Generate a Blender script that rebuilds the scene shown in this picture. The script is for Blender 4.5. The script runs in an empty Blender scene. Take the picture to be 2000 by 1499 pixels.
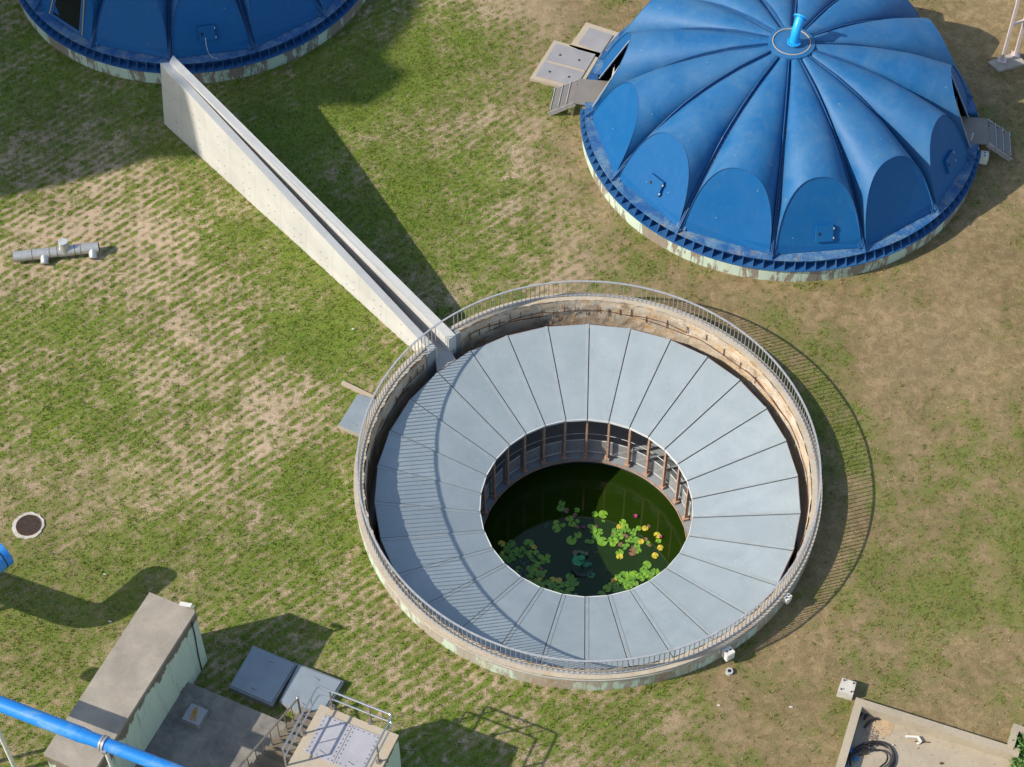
import bpy, math, random
import numpy as np
from mathutils import Vector
random.seed(7); rng = np.random.default_rng(11)
R = math.radians; pi = math.pi
sc = bpy.context.scene; COL = sc.collection
# ------------------------------------------------------------ camera, sky, sun
FPX, PITCH, CAMP = 3800.0, R(52.62), (-2.973, -43.69, 63.81)
cd = bpy.data.cameras.new("camera"); cam = bpy.data.objects.new("camera", cd); COL.objects.link(cam)
cam.location = CAMP; cam.rotation_euler = (pi/2-PITCH, 0, 0)
cd.sensor_fit = 'HORIZONTAL'; cd.sensor_width = 36.0; cd.lens = FPX/2000*36; cd.clip_start = 1; cd.clip_end = 2000
sc.camera = cam
SUN_EL, SUN_AZ = R(36.9), R(15.6)             # azimuth the shadows point to
w = bpy.data.worlds.new("World"); sc.world = w; w.use_nodes = True
nt = w.node_tree; bg = nt.nodes['Background']; sky = nt.nodes.new('ShaderNodeTexSky')
sky.sky_type = 'NISHITA'; sky.sun_disc = False; sky.sun_elevation = SUN_EL
sky.sun_rotation = R(270)-SUN_AZ; sky.air_density = 1.25; sky.dust_density = 1.0; sky.ozone_density = 1.0
nt.links.new(sky.outputs[0], bg.inputs[0]); bg.inputs[1].default_value = 0.15
sl = bpy.data.lights.new("sun", 'SUN'); sl.energy = 4.7; sl.angle = R(0.53); sl.color = (1, .925, .795)
so = bpy.data.objects.new("sun", sl); COL.objects.link(so)
sdir = Vector((math.cos(SUN_AZ)*math.cos(SUN_EL), math.sin(SUN_AZ)*math.cos(SUN_EL), -math.sin(SUN_EL)))
so.rotation_euler = sdir.to_track_quat('-Z', 'Y').to_euler()
sc.view_settings.view_transform = 'Standard'; sc.view_settings.look = 'None'
sc.view_settings.exposure = 0.30; sc.view_settings.gamma = 1
sc.render.engine = 'CYCLES'

def at(u, v, z=0.0):
    """survey point: where the sight line through photo point (u, v) reaches height z (z is the thing's true height)"""
    a, b = (u-1000)/FPX, -(v-749.5)/FPX
    d = (a, math.cos(PITCH)+b*math.sin(PITCH), -math.sin(PITCH)+b*math.cos(PITCH))
    t = (z-CAMP[2])/d[2]
    return Vector((CAMP[0]+d[0]*t, CAMP[1]+d[1]*t, z))

# ------------------------------------------------------------ materials
class NB:
    def __init__(s, name):
        s.m = bpy.data.materials.new(name); s.m.use_nodes = True; s.t = s.m.node_tree; s.n = s.t.nodes; s.l = s.t.links
        s.p = s.n['Principled BSDF']
    def co(s, kind='Object', scale=(1,1,1), rot=(0,0,0)):
        c = s.n.new('ShaderNodeTexCoord'); mp = s.n.new('ShaderNodeMapping'); s.l.new(c.outputs[kind], mp.inputs[0])
        mp.inputs['Scale'].default_value = scale; mp.inputs['Rotation'].default_value = rot; return mp.outputs[0]
    def noise(s, co, scale=5, detail=4, rough=.6, dist=0):
        t = s.n.new('ShaderNodeTexNoise'); s.l.new(co, t.inputs['Vector'])
        t.inputs['Scale'].default_value = scale; t.inputs['Detail'].default_value = detail
        t.inputs['Roughness'].default_value = rough; t.inputs['Distortion'].default_value = dist; return t.outputs['Fac']
    def voro(s, co, scale=5, feat='F1'):
        t = s.n.new('ShaderNodeTexVoronoi'); s.l.new(co, t.inputs['Vector']); t.feature = feat; t.inputs['Scale'].default_value = scale
        return t.outputs['Distance']
    def ramp(s, f, stops, interp='LINEAR'):
        r = s.n.new('ShaderNodeValToRGB'); s.l.new(f, r.inputs[0]); e = r.color_ramp; e.interpolation = interp
        e.elements[0].position = stops[0][0]; e.elements[1].position = stops[-1][0]
        for p, c in stops[1:-1]: e.elements.new(p)
        for el, (p, c) in zip(e.elements, stops):
            if isinstance(c, (int, float)): c = (c, c, c)
            el.color = (*c, 1)
        return r.outputs[0]
    def mix(s, f, a, b, mode='MIX'):
        m = s.n.new('ShaderNodeMix'); m.data_type = 'RGBA'; m.blend_type = mode
        for i, x in ((0, f), (6, a), (7, b)):
            if isinstance(x, (int, float)): m.inputs[i].default_value = x if i == 0 else (x, x, x, 1)
            elif isinstance(x, tuple): m.inputs[i].default_value = (*x, 1)
            else: s.l.new(x, m.inputs[i])
        return m.outputs[2]
    def math(s, op, a, b=0, clamp=False):
        m = s.n.new('ShaderNodeMath'); m.operation = op; m.use_clamp = clamp
        for i, x in ((0, a), (1, b)):
            if isinstance(x, (int, float)): m.inputs[i].default_value = x
            else: s.l.new(x, m.inputs[i])
        return m.outputs[0]
    def attr(s, name):
        a = s.n.new('ShaderNodeAttribute'); a.attribute_name = name; return a
    def bump(s, h, strength=.3, dist=.02):
        b = s.n.new('ShaderNodeBump'); b.inputs['Strength'].default_value = strength; b.inputs['Distance'].default_value = dist
        s.l.new(h, b.inputs['Height']); s.l.new(b.outputs[0], s.p.inputs['Normal'])
    def done(s, col, rough=.6, metal=0, spec=None):
        if isinstance(col, tuple): s.p.inputs['Base Color'].default_value = (*col, 1)
        else: s.l.new(col, s.p.inputs['Base Color'])
        if isinstance(rough, (int, float)): s.p.inputs['Roughness'].default_value = rough
        else: s.l.new(rough, s.p.inputs['Roughness'])
        s.p.inputs['Metallic'].default_value = metal
        if spec is not None: s.p.inputs['Specular IOR Level'].default_value = spec
        return s.m

def simple(name, col, rough=.6, metal=0, var=.25, scale=3, spec=None, bump=0):
    b = NB(name); co = b.co(); f = b.noise(co, scale, 5, .65)
    c2 = tuple(x*(1-var) for x in col); c3 = tuple(min(1, x*(1+var)) for x in col)
    if bump: b.bump(b.noise(co, scale*12, 3, .6), bump, .01)
    return b.done(b.ramp(f, [(.3, c2), (.7, c3)]), rough, metal, spec)

M = {}
def m_blue(name, base, fade, chips):
    b = NB(name); co = b.co()
    big = b.ramp(b.noise(co, .55, 6, .6, .6), [(.3, 0), (.75, 1)])
    c = b.mix(b.math('MULTIPLY', big, fade), base, (base[0]+.085, base[1]+.10, base[2]+.05))
    st = b.ramp(b.noise(b.co(scale=(1.2, 1.2, .3)), 3.2, 5, .7), [(.52, 0), (.72, 1)])
    c = b.mix(b.math('MULTIPLY', st, .26 if fade > .2 else .10), c, (.13, .18, .21))
    dk = b.ramp(b.noise(b.co(scale=(1, 1, .5)), 1.4, 9, .78), [(.52, 0), (.70, 1)])
    c = b.mix(b.math('MULTIPLY', dk, .12), c, (.015, .04, .09))
    sc2 = b.ramp(b.voro(b.co(scale=(1, 1, 1), rot=(.3, .5, .2)), 1.7), [(.03, 1), (.045, 0)])
    c = b.mix(b.math('MULTIPLY', sc2, .7), c, (.35, .38, .38))
    sp = b.ramp(b.noise(co, 2.3, 8, .75), [(.66, 0), (.70, 1)])
    c = b.mix(b.math('MULTIPLY', sp, chips), c, (.33, .40, .42))
    fine = b.ramp(b.noise(co, 28, 3, .6), [(.3, .9), (.7, 1.08)])
    c = b.mix(1, c, fine, 'MULTIPLY')
    b.bump(b.noise(co, 1.3, 3, .5), .12, .03)
    return b.done(c, b.ramp(big, [(0, .50), (1, .68)]), 0, .36 if fade > .2 else .25)
M['blue'] = m_blue('blue_paint', (.004, .100, .275), .5, .22)
M['bluep'] = m_blue('blue_plate_paint', (.001, .090, .270), .08, .15)
M['bluerib'] = m_blue('blue_rib_paint', (.010, .085, .25), .25, .1)
def m_flange():
    b = NB('weathered_blue_flange'); co = b.co()
    f = b.noise(co, 1.1, 8, .72, .4)
    c = b.mix(b.ramp(f, [(.42, 0), (.62, 1)]), (.012, .09, .26), (.12, .22, .32))
    d = b.ramp(b.noise(co, 2.1, 9, .8, .3), [(.54, 0), (.62, 1)])
    c = b.mix(b.math('MULTIPLY', d, .75), c, (.25, .21, .16))
    p = b.ramp(b.noise(co, 9, 6, .8), [(.63, 0), (.68, 1)])
    return b.done(b.mix(p, c, (.06, .045, .035)), .62)
M['flange'] = m_flange()
def m_mint(name='peeling_mint_paint', thr=.47, rust=.0, ztop=None, dark=(.105, .088, .068), mint=(.52, .62, .50), fs=.75):
    b = NB(name); co = b.co(); s = b.co(scale=(1, 1, .28))
    f = b.noise(s, fs, 9, .68, .25)
    if ztop is not None:
        sz = b.n.new('ShaderNodeSeparateXYZ'); b.l.new(co, sz.inputs[0])
        f = b.math('SUBTRACT', f, b.math('MULTIPLY', b.ramp(b.math('SUBTRACT', ztop, sz.outputs[2]), [(0, 1), (1.1, 0)]), .34))
    pe = b.ramp(f, [(thr-.012, 0), (thr+.012, 1)])
    conc = b.mix(b.noise(s, 3.5, 6, .7), dark, tuple(x*2.1 for x in dark))
    paint = b.mix(b.ramp(b.noise(s, 2.3, 7, .7), [(.3, 0), (.75, 1)]), mint, tuple(x*.78+.05 for x in mint))
    c = b.mix(pe, conc, paint)
    drip = b.ramp(b.noise(b.co(scale=(2.4, 2.4, .12)), 2.2, 6, .75), [(.55, 0), (.68, 1)])
    c = b.mix(b.math('MULTIPLY', drip, .7), c, (.085, .07, .052))
    if rust:
        r = b.ramp(b.noise(b.co(scale=(1, 1, .4)), .6, 6, .7), [(.50, 0), (.62, 1)])
        c = b.mix(b.math('MULTIPLY', r, rust), c, (.33, .16, .06))
    b.bump(b.math('ADD', pe, b.noise(co, 14, 5, .7)), .35, .012)
    return b.done(c, .85)
M['mint'] = m_mint('peeling_mint_base', .50, 0, None, (.16, .135, .105), (.50, .60, .48), 1.1); M['mintring'] = m_mint('peeling_mint_ring', .505, .6, None, (.24, .215, .175), (.52, .62, .50), 1.25); M['minthouse'] = m_mint('mint_house_wall', .37, 0, 3.45)
def m_conc(name, a, c2, sc=1.0, spots=.3, rust=0, bump=.25, spotcol=(.05, .045, .04)):
    b = NB(name); co = b.co()
    c = b.mix(b.ramp(b.noise(co, .9*sc, 8, .68, .3), [(.32, 0), (.68, 1)]), a, c2)
    g = b.ramp(b.noise(co, 38, 3, .7), [(.25, .78), (.75, 1.2)])
    c = b.mix(1, c, g, 'MULTIPLY')
    sp = b.ramp(b.noise(co, 4.5*sc, 9, .8), [(.61, 0), (.68, 1)])
    c = b.mix(b.math('MULTIPLY', sp, spots), c, spotcol)
    if rust:
        r = b.ramp(b.noise(co, 1.7, 7, .7), [(.52, 0), (.68, 1)])
        c = b.mix(b.math('MULTIPLY', r, rust), c, (.42, .22, .075))
    b.bump(b.noise(co, 22, 6, .75), bump, .02)
    return b.done(c, .88, 0, .3)
M['roofconc'] = m_conc('weathered_roof_concrete', (.235, .205, .17), (.36, .315, .26), 1, .3)
M['platform'] = m_conc('dark_platform_concrete', (.12, .115, .11), (.29, .26, .22), 1.3, .8, 0, .4, (.035, .035, .035))
M['tan'] = m_conc('tan_concrete', (.43, .355, .26), (.38, .335, .27), 1.2, .15, .25)
M['pad'] = m_conc('pale_concrete', (.40, .36, .30), (.30, .27, .22), 2, .4)
M['basin'] = m_conc('grey_brown_concrete', (.41, .345, .255), (.32, .27, .20), 1.2, .25)
M['stair'] = m_conc('stained_stair_concrete', (.13, .105, .075), (.20, .165, .12), 1.5, .5)
M['white_block'] = m_conc('white_concrete', (.55, .52, .47), (.42, .39, .34), 3, .4)
M['patch'] = m_conc('grey_mortar', (.20, .215, .225), (.30, .31, .31), 2, .2)
M['slot'] = m_conc('smooth_grey_concrete', (.30, .29, .28), (.38, .37, .36), 1, 0)
M['walk'] = m_conc('grey_walkway_floor', (.20, .22, .24), (.27, .285, .30), 1, .1)
M['darkwall'] = simple('dark_inner_wall', (.24, .27, .30), .8, var=.3)
def m_agg():
    b = NB('broken_aggregate_concrete'); co = b.co()
    v = b.voro(co, 19)
    c = b.mix(b.ramp(b.noise(co, 1.1, 7, .7), [(.35, 0), (.65, 1)]), (.40, .33, .25), (.62, .53, .42))
    c = b.mix(b.ramp(v, [(.12, .45), (.5, 0)]), c, (.74, .67, .57))
    n = b.noise(co, 20, 5, .8)
    c = b.mix(b.ramp(n, [(.36, .8), (.48, 0)]), c, (.10, .075, .055))
    r = b.ramp(b.noise(b.co(scale=(1, 1, 2.6)), 1.5, 7, .75), [(.49, 0), (.64, 1)])
    c = b.mix(b.math('MULTIPLY', r, .8), c, (.50, .26, .07))
    d = b.ramp(b.noise(b.co(scale=(1, 1, 1.6)), .9, 6, .7), [(.53, 0), (.66, 1)])
    c = b.mix(b.math('MULTIPLY', d, .6), c, (.12, .085, .055))
    b.bump(b.math('ADD', b.math('MULTIPLY', v, -.5), n), .6, .04)
    return b.done(c, .95, 0, .2)
M['agg'] = m_agg()
M['ringtop'] = m_conc('rusty_tan_concrete', (.49, .42, .325), (.38, .335, .27), 1.4, .35, .35)
def m_fin():
    b = NB('fair_faced_concrete'); uv = b.n.new('ShaderNodeTexCoord').outputs['UV']; co = b.co()
    c = b.mix(b.ramp(b.noise(co, .5, 6, .6, .3), [(.35, 0), (.65, 1)]), (.46, .45, .43), (.56, .545, .52))
    st = b.ramp(b.noise(b.co(scale=(1, 1, .15)), 3.0, 6, .7), [(.45, 0), (.75, 1)])
    c = b.mix(b.math('MULTIPLY', st, .22), c, (.42, .37, .30))
    sp = b.ramp(b.noise(b.co(scale=(1, 1, .6)), 7, 8, .8), [(.62, 0), (.68, 1)])
    c = b.mix(b.math('MULTIPLY', sp, .3), c, (.18, .15, .12))
    big = b.ramp(b.noise(co, .35, 5, .65, .8), [(.42, 0), (.62, 1)]); c = b.mix(b.math('MULTIPLY', big, .25), c, (.40, .40, .39))
    sx = b.n.new('ShaderNodeSeparateXYZ'); b.l.new(uv, sx.inputs[0])
    fr = b.math('FRACT', b.math('DIVIDE', sx.outputs[0], 1.83))
    jl = b.math('LESS_THAN', fr, .012)
    c = b.mix(b.math('MULTIPLY', jl, .35), c, (.2, .19, .17))
    low = b.math('MULTIPLY', b.ramp(sx.outputs[1], [(0, 1), (.09, 0)]), b.ramp(b.noise(co, 1.6, 5, .7), [(.4, 0), (.6, 1)]))
    c = b.mix(b.math('MULTIPLY', low, .5), c, (.42, .29, .17))
    b.bump(b.noise(co, 9, 6, .7), .15, .01)
    return b.done(c, .75, 0, .3)
M['fin'] = m_fin()
M['fintop'] = m_conc('cast_concrete_top', (.47, .46, .44), (.57, .56, .53), .8, .12)
def m_panel():
    b = NB('grey_blue_roof_sheet'); co = b.co()
    oi = b.n.new('ShaderNodeObjectInfo').outputs['Random']
    c = b.mix(b.ramp(b.noise(co, .8, 6, .65, .4), [(.35, 0), (.7, 1)]), (.255, .30, .325), (.315, .36, .385))
    c = b.mix(b.math('MULTIPLY', oi, .55), c, (.225, .265, .285))
    dd = b.ramp(b.noise(co, 3.2, 9, .8, .4), [(.54, 0), (.70, 1)])
    c = b.mix(b.math('MULTIPLY', dd, .22), c, (.15, .155, .15))
    sp = b.ramp(b.voro(co, 2.6), [(.035, 1), (.05, 0)])
    c = b.mix(b.math('MULTIPLY', sp, .8), c, (.6, .62, .6))
    sp2 = b.ramp(b.voro(b.co(scale=(1.2, .9, 1), rot=(0, 0, 1)), 1.3), [(.02, 1), (.035, 0)])
    c = b.mix(b.math('MULTIPLY', sp2, .9), c, (.07, .06, .05))
    b.bump(b.noise(co, 1.5, 3, .5), .1, .03)
    return b.done(c, .55, .0, .4)
M['panel'] = m_panel()
M['seam'] = simple('seam_strip', (.27, .305, .32), .6, var=.1)
M['under'] = simple('dark_underlay', (.06, .07, .08), .8)
M['soffit'] = simple('soffit_board', (.2, .23, .25), .8, var=.15)
M['eave'] = simple('white_drip_edge', (.62, .63, .62), .5, var=.1)
M['gutter'] = simple('dark_red_edge', (.09, .035, .03), .6)
M['steel'] = simple('galvanised_steel', (.36, .35, .36), .42, .35, .2, 6)
M['rail'] = simple('galvanised_rail', (.42, .42, .43), .45, .3, .2, 5)
M['baluster'] = simple('weathered_bar', (.30, .27, .25), .55, .25, .25, 9)
M['chrome'] = simple('polished_steel_tube', (.55, .54, .55), .22, .85, .1, 6)
M['stain'] = simple('dull_steel_tube', (.32, .27, .22), .35, .6, .15, 6)
M['wood'] = simple('timber_post', (.42, .26, .18), .75, 0, .35, 8)
M['rust'] = simple('rusted_bar', (.10, .035, .015), .9, 0, .4, 20)
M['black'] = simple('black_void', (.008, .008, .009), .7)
M['glass'] = simple('dark_window_glass', (.012, .013, .016), .08, 0, .2, 1, .5)
M['plastic'] = simple('off_white_plastic', (.62, .60, .55), .5, var=.12)
M['ltgrey'] = simple('light_grey_steel', (.42, .43, .43), .55, 0, .15)
M['bolt'] = simple('dark_bolt', (.05, .05, .055), .5, .3)
M['paleb'] = simple('pale_bolt', (.35, .36, .36), .5, .3)
def m_metalsheet(name, a, sp=.35, spc=(.25, .12, .05)):
    b = NB(name); co = b.co()
    c = b.mix(b.ramp(b.noise(co, 1.1, 7, .7, .3), [(.3, 0), (.7, 1)]), a, tuple(x*1.25 for x in a))
    s_ = b.ramp(b.noise(co, 2.8, 9, .8), [(.61, 0), (.68, 1)])
    c = b.mix(b.math('MULTIPLY', s_, sp), c, spc)
    return b.done(c, .5, .1)
M['hatch'] = m_metalsheet('grey_hatch_sheet', (.205, .24, .27))
M['deckplate'] = m_metalsheet('lilac_grey_plate', (.33, .32, .345), .4, (.22, .14, .12))
M['strawplate'] = m_metalsheet('grey_lid_with_straw', (.27, .26, .265), .85, (.38, .29, .18))
M['tread'] = m_metalsheet('dusty_steel_tread', (.20, .18, .16), .3)
def m_pipe(name, base, fadec, amt, rough=.42):
    b = NB(name); co = b.co()
    f = b.ramp(b.noise(b.co(scale=(.5, 1.2, 1.2)), 1.5, 7, .7, .5), [(.5, 0), (.66, 1)])
    c = b.mix(b.math('MULTIPLY', f, amt), base, fadec)
    s_ = b.ramp(b.noise(co, 6, 8, .8), [(.62, 0), (.66, 1)])
    c = b.mix(b.math('MULTIPLY', s_, .5), c, (.05, .12, .2))
    return b.done(c, rough)
M['pipe'] = m_pipe('bright_blue_pipe_paint', (.012, .20, .60), (.16, .32, .52), .75)
M['cyan'] = m_pipe('cyan_pipe_paint', (.01, .33, .78), (.05, .42, .80), .5)
def m_silver():
    b = NB('silver_pipe_paint'); co = b.co()
    c = b.mix(b.noise(co, 4, 6, .7), (.34, .34, .33), (.62, .61, .58))
    s_ = b.ramp(b.noise(co, 5, 8, .8), [(.62, 0), (.67, 1)])
    return b.done(b.mix(b.math('MULTIPLY', s_, .5), c, (.10, .08, .07)), .36, .55)
M['silver'] = m_silver()
M['weld'] = simple('rusty_weld', (.16, .06, .03), .8)
def m_iron():
    b = NB('manhole_iron'); co = b.co()
    v = b.voro(co, 22); c = b.mix(b.ramp(v, [(.15, 1), (.35, 0)]), (.045, .028, .022), (.15, .095, .065))
    b.bump(v, .6, .01); return b.done(c, .65, .4)
M['iron'] = m_iron()
M['hose'] = simple('black_hose', (.018, .015, .016), .45, 0, .3, 5)
M['orange'] = simple('orange_board', (.45, .22, .04), .7)
M['yellow'] = simple('yellow_tool', (.65, .45, .02), .5)
M['pinkwhite'] = m_metalsheet('pink_and_white_post', (.52, .43, .42), .7, (.45, .16, .15))
M['sand'] = simple('sand_heap', (.40, .29, .18), .95, 0, .25, 14, bump=.3)
M['rubble'] = simple('rubble_stone', (.24, .19, .16), .9, 0, .5, 2)
M['bluerag'] = simple('blue_scrap', (.03, .14, .36), .6, 0, .3)
def m_water():
    b = NB('pond_water'); co = b.co()
    c = b.mix(b.noise(co, .8, 4, .6), (.010, .026, .003), (.020, .040, .003))
    b.bump(b.noise(co, 2.2, 2, .5), .008, .01)
    m = b.done(c, .005, 0, .5); b.p.inputs['IOR'].default_value = 1.42
    return m
M['water'] = m_water()
def m_leaf(name, a, c2):
    b = NB(name); oi = b.n.new('ShaderNodeObjectInfo').outputs['Random']; co = b.co()
    c = b.mix(oi, a, c2)
    c = b.mix(b.ramp(b.noise(co, 6, 4, .7), [(.4, 0), (.75, .35)]), c, tuple(min(1, x*1.6) for x in a))
    return b.done(c, .38)
M['leaf'] = m_leaf('lily_leaf_green', (.10, .24, .03), (.20, .37, .03))
M['leafy'] = m_leaf('lily_leaf_yellow', (.45, .42, .04), (.55, .40, .06))
M['leafb'] = m_leaf('lily_leaf_brown', (.16, .10, .07), (.22, .12, .06))
M['leafd'] = m_leaf('lily_leaf_dark', (.03, .07, .04), (.05, .09, .05))
M['lotus'] = m_leaf('lotus_leaf', (.02, .19, .07), (.03, .24, .09))
M['petal'] = m_leaf('pink_flower', (.65, .06, .28), (.7, .1, .33))
def m_ground():
    b = NB('lawn_and_soil'); co = b.co()
    a = b.attr('cover'); cov = a.outputs['Color']; sx = b.n.new('ShaderNodeSeparateColor'); b.l.new(cov, sx.inputs[0])
    c_, dry, tone = sx.outputs[0], sx.outputs[1], sx.outputs[2]
    n1 = b.noise(co, 7, 6, .75); n2 = b.noise(co, 26, 5, .75)
    n3 = b.noise(co, 75, 3, .8)
    f = b.math('ADD', b.math('MULTIPLY', b.math('SUBTRACT', n1, .5), 1.1), b.math('MULTIPLY', b.math('SUBTRACT', n2, .5), 2.1))
    v = b.math('ADD', c_, f)
    n4 = b.noise(co, 2.2, 6, .7, .5)
    soil = b.mix(b.ramp(n2, [(.3, 0), (.7, 1)]), (.33, .24, .165), (.54, .42, .30))
    dryc = b.mix(b.ramp(n2, [(.34, 0), (.66, 1)]), (.09, .068, .034), (.32, .23, .118))
    dryc = b.mix(b.ramp(n4, [(.44, 0), (.62, 1)]), dryc, b.mix(n3, (.18, .13, .065), (.40, .295, .165)))
    soil = b.mix(dry, soil, dryc)
    olive = b.mix(b.ramp(n3, [(.3, 0), (.7, 1)]), (.10, .095, .03), (.30, .265, .125))
    olive = b.mix(b.math('MULTIPLY', dry, b.ramp(n4, [(.35, 0), (.6, .8)])), olive, (.22, .155, .08))
    grass = b.mix(b.ramp(n3, [(.3, 0), (.72, 1)]), (.065, .095, .014), (.215, .275, .05))
    grass = b.mix(b.math('MULTIPLY', dry, .45), grass, (.13, .13, .05))
    c = b.mix(b.ramp(v, [(.30, 0), (.46, 1)]), soil, olive)
    c = b.mix(b.ramp(v, [(.52, 0), (.66, 1)]), c, grass)
    c = b.mix(1, c, b.ramp(b.noise(co, 34, 4, .85), [(.32, .66), (.68, 1.5)]), 'MULTIPLY')
    c = b.mix(1, c, b.ramp(tone, [(0, .75), (1, 1.5)]), 'MULTIPLY')
    b.bump(b.math('ADD', b.math('MULTIPLY', n2, .8), b.math('MULTIPLY', b.noise(co, 60, 3, .7), .5)), 1.0, .06)
    return b.done(c, .95, 0, .1)
M['ground'] = m_ground()
def m_blade():
    b = NB('grass_blades'); a = b.attr('tint')
    return b.done(a.outputs['Color'], .8, 0, .1)
M['blade'] = m_blade()

# ------------------------------------------------------------ mesh helpers
class MB:
    def __init__(s): s.v = []; s.f = []; s.sm = []; s.uv = []
    def add(s, vs, fs, smooth=False, uv=None):
        o = len(s.v); s.v += [tuple(x) for x in vs]; s.f += [tuple(i+o for i in f) for f in fs]; s.sm += [smooth]*len(fs)
        s.uv += (uv if uv else [(0, 0)]*len(vs)); return s
    def prism(s, pts, z0, z1):
        """horizontal polygon (ccw) between two heights; z may be lists"""
        n = len(pts); a = z0 if hasattr(z0, '__len__') else [z0]*n; c = z1 if hasattr(z1, '__len__') else [z1]*n
        vs = [(p[0], p[1], a[i]) for i, p in enumerate(pts)]+[(p[0], p[1], c[i]) for i, p in enumerate(pts)]
        fs = [tuple(range(n-1, -1, -1)), tuple(range(n, 2*n))]+[(i, (i+1) % n, n+(i+1) % n, n+i) for i in range(n)]
        return s.add(vs, fs)
    def hexa(s, b4, t4):
        return s.add(list(b4)+list(t4), [(3, 2, 1, 0), (4, 5, 6, 7), (0, 1, 5, 4), (1, 2, 6, 5), (2, 3, 7, 6), (3, 0, 4, 7)])
    def box(s, c, size, rz=0.0):
        cx, cy, cz = c; sx, sy, sz = (x/2 for x in size); ca, sa = math.cos(rz), math.sin(rz)
        pts = [(cx+ca*x-sa*y, cy+sa*x+ca*y) for x, y in ((-sx, -sy), (sx, -sy), (sx, sy), (-sx, sy))]
        return s.prism(pts, cz-sz, cz+sz)
    def bar(s, a, b, wd, ht, up=(0, 0, 1)):
        a = Vector(a); b = Vector(b); d = (b-a).normalized(); sd = d.cross(Vector(up))
        if sd.length < 1e-4: sd = d.cross(Vector((1, 0, 0)))
        sd.normalize(); u = sd.cross(d); sd *= wd/2; u *= ht/2
        q = [(-1, -1), (1, -1), (1, 1), (-1, 1)]
        return s.hexa([a+sd*x+u*y for x, y in q], [b+sd*x+u*y for x, y in q])
    def tube(s, pts, rad, n=12, cap=True, smooth=True):
        pts = [Vector(p) for p in pts]; m = len(pts); rads = rad if hasattr(rad, '__len__') else [rad]*m
        vs = []; prev = None
        for i, p in enumerate(pts):
            t = (pts[min(i+1, m-1)]-pts[max(i-1, 0)]).normalized()
            if prev is None:
                a = t.cross(Vector((0, 0, 1)));
                if a.length < 1e-3: a = t.cross(Vector((1, 0, 0)))
                a.normalize()
            else: a = (prev-t*prev.dot(t)).normalized()
            prev = a; c = t.cross(a)
            vs += [p+(a*math.cos(2*pi*k/n)+c*math.sin(2*pi*k/n))*rads[i] for k in range(n)]
        fs = [(i*n+k, i*n+(k+1) % n, (i+1)*n+(k+1) % n, (i+1)*n+k) for i in range(m-1) for k in range(n)]
        s.add(vs, fs, smooth)
        if cap: s.add(vs[:n], [tuple(range(n-1, -1, -1))]); s.add(vs[-n:], [tuple(range(n))])
        return s
    def ring(s, c, prof, a0=0, a1=360, step=2.0, smooth=True, jit=None):
        """sweep closed (r, z) profile round a centre"""
        full = abs(a1-a0) >= 359.99; n = max(2, int(round((a1-a0)/step))); m = len(prof); vs = []
        for i in range(n+(0 if full else 1)):
            a = R(a0+(a1-a0)*i/n)
            for j, (r, z) in enumerate(prof):
                dr, dz = jit(a, j) if jit else (0, 0)
                vs.append((c[0]+(r+dr)*math.cos(a), c[1]+(r+dr)*math.sin(a), z+dz))
        N = n if full else n+1; fs = []
        for i in range(n):
            for j in range(m):
                fs.append((i*m+j, ((i+1) % N)*m+j, ((i+1) % N)*m+(j+1) % m, i*m+(j+1) % m))
        if not full: fs += [tuple(range(m)), tuple(range((N-1)*m+m-1, (N-1)*m-1, -1))]
        return s.add(vs, fs, False)
    def disc(s, c, r, n=16, nrm=(0, 0, 1), th=.01):
        nrm = Vector(nrm).normalized(); return s.tube([Vector(c)-nrm*th/2, Vector(c)+nrm*th/2], r, n, True, False)
    def ball(s, c, r, n=10, sq=(1, 1, 1), jit=0):
        vs = []; h = n//2
        for i in range(1, h):
            for k in range(n):
                t = pi*i/h; p = 2*pi*k/n; q = r*(1+random.uniform(-jit, jit))
                vs.append((c[0]+q*sq[0]*math.sin(t)*math.cos(p), c[1]+q*sq[1]*math.sin(t)*math.sin(p), c[2]+q*sq[2]*math.cos(t)))
        vs += [(c[0], c[1], c[2]+r*sq[2]), (c[0], c[1], c[2]-r*sq[2])]; T = len(vs)-2
        fs = [(i*n+k, (i+1)*n+k, (i+1)*n+(k+1) % n, i*n+(k+1) % n) for i in range(h-2) for k in range(n)]
        fs += [(T, k, (k+1) % n) for k in range(n)]+[(T+1, (h-2)*n+(k+1) % n, (h-2)*n+k) for k in range(n)]
        return s.add(vs, fs, jit == 0)
    def build(s, name, mat, parent=None, label=None, origin=None, kind=None, fixn=True):
        me = bpy.data.meshes.new(name)
        if parent is not None: o0 = wloc(parent)
        elif origin is not None: o0 = Vector(origin)
        else: o0 = Vector((0, 0, 0))
        me.from_pydata([(x-o0[0], y-o0[1], z-o0[2]) for x, y, z in s.v], [], s.f)
        me.polygons.foreach_set('use_smooth', s.sm)
        if any(u != (0, 0) for u in s.uv):
            lay = me.uv_layers.new(name='UVMap')
            for l in me.loops: lay.data[l.index].uv = s.uv[l.vertex_index]
        if fixn:
            import bmesh
            b = bmesh.new(); b.from_mesh(me); bmesh.ops.recalc_face_normals(b, faces=b.faces); b.to_mesh(me); b.free()
        me.materials.append(M[mat] if isinstance(mat, str) else mat); me.update()
        o = bpy.data.objects.new(name, me); COL.objects.link(o)
        if parent is not None: o.parent = parent
        elif origin is not None: o.location = o0
        if label: o['label'] = label
        if kind: o['kind'] = kind
        return o
def wloc(o):
    v = Vector(o.location)
    while o.parent: o = o.parent; v += Vector(o.location)
    return v
def tag(o, label, cat, group=None, kind=None):
    o['label'] = label; o['category'] = cat
    if group: o['group'] = group
    if kind: o['kind'] = kind
    return o
def thing(name, label, cat, loc, group=None):
    o = bpy.data.objects.new(name, None); COL.objects.link(o); o.location = loc; o.empty_display_size = .3
    return tag(o, label, cat, group)
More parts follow.
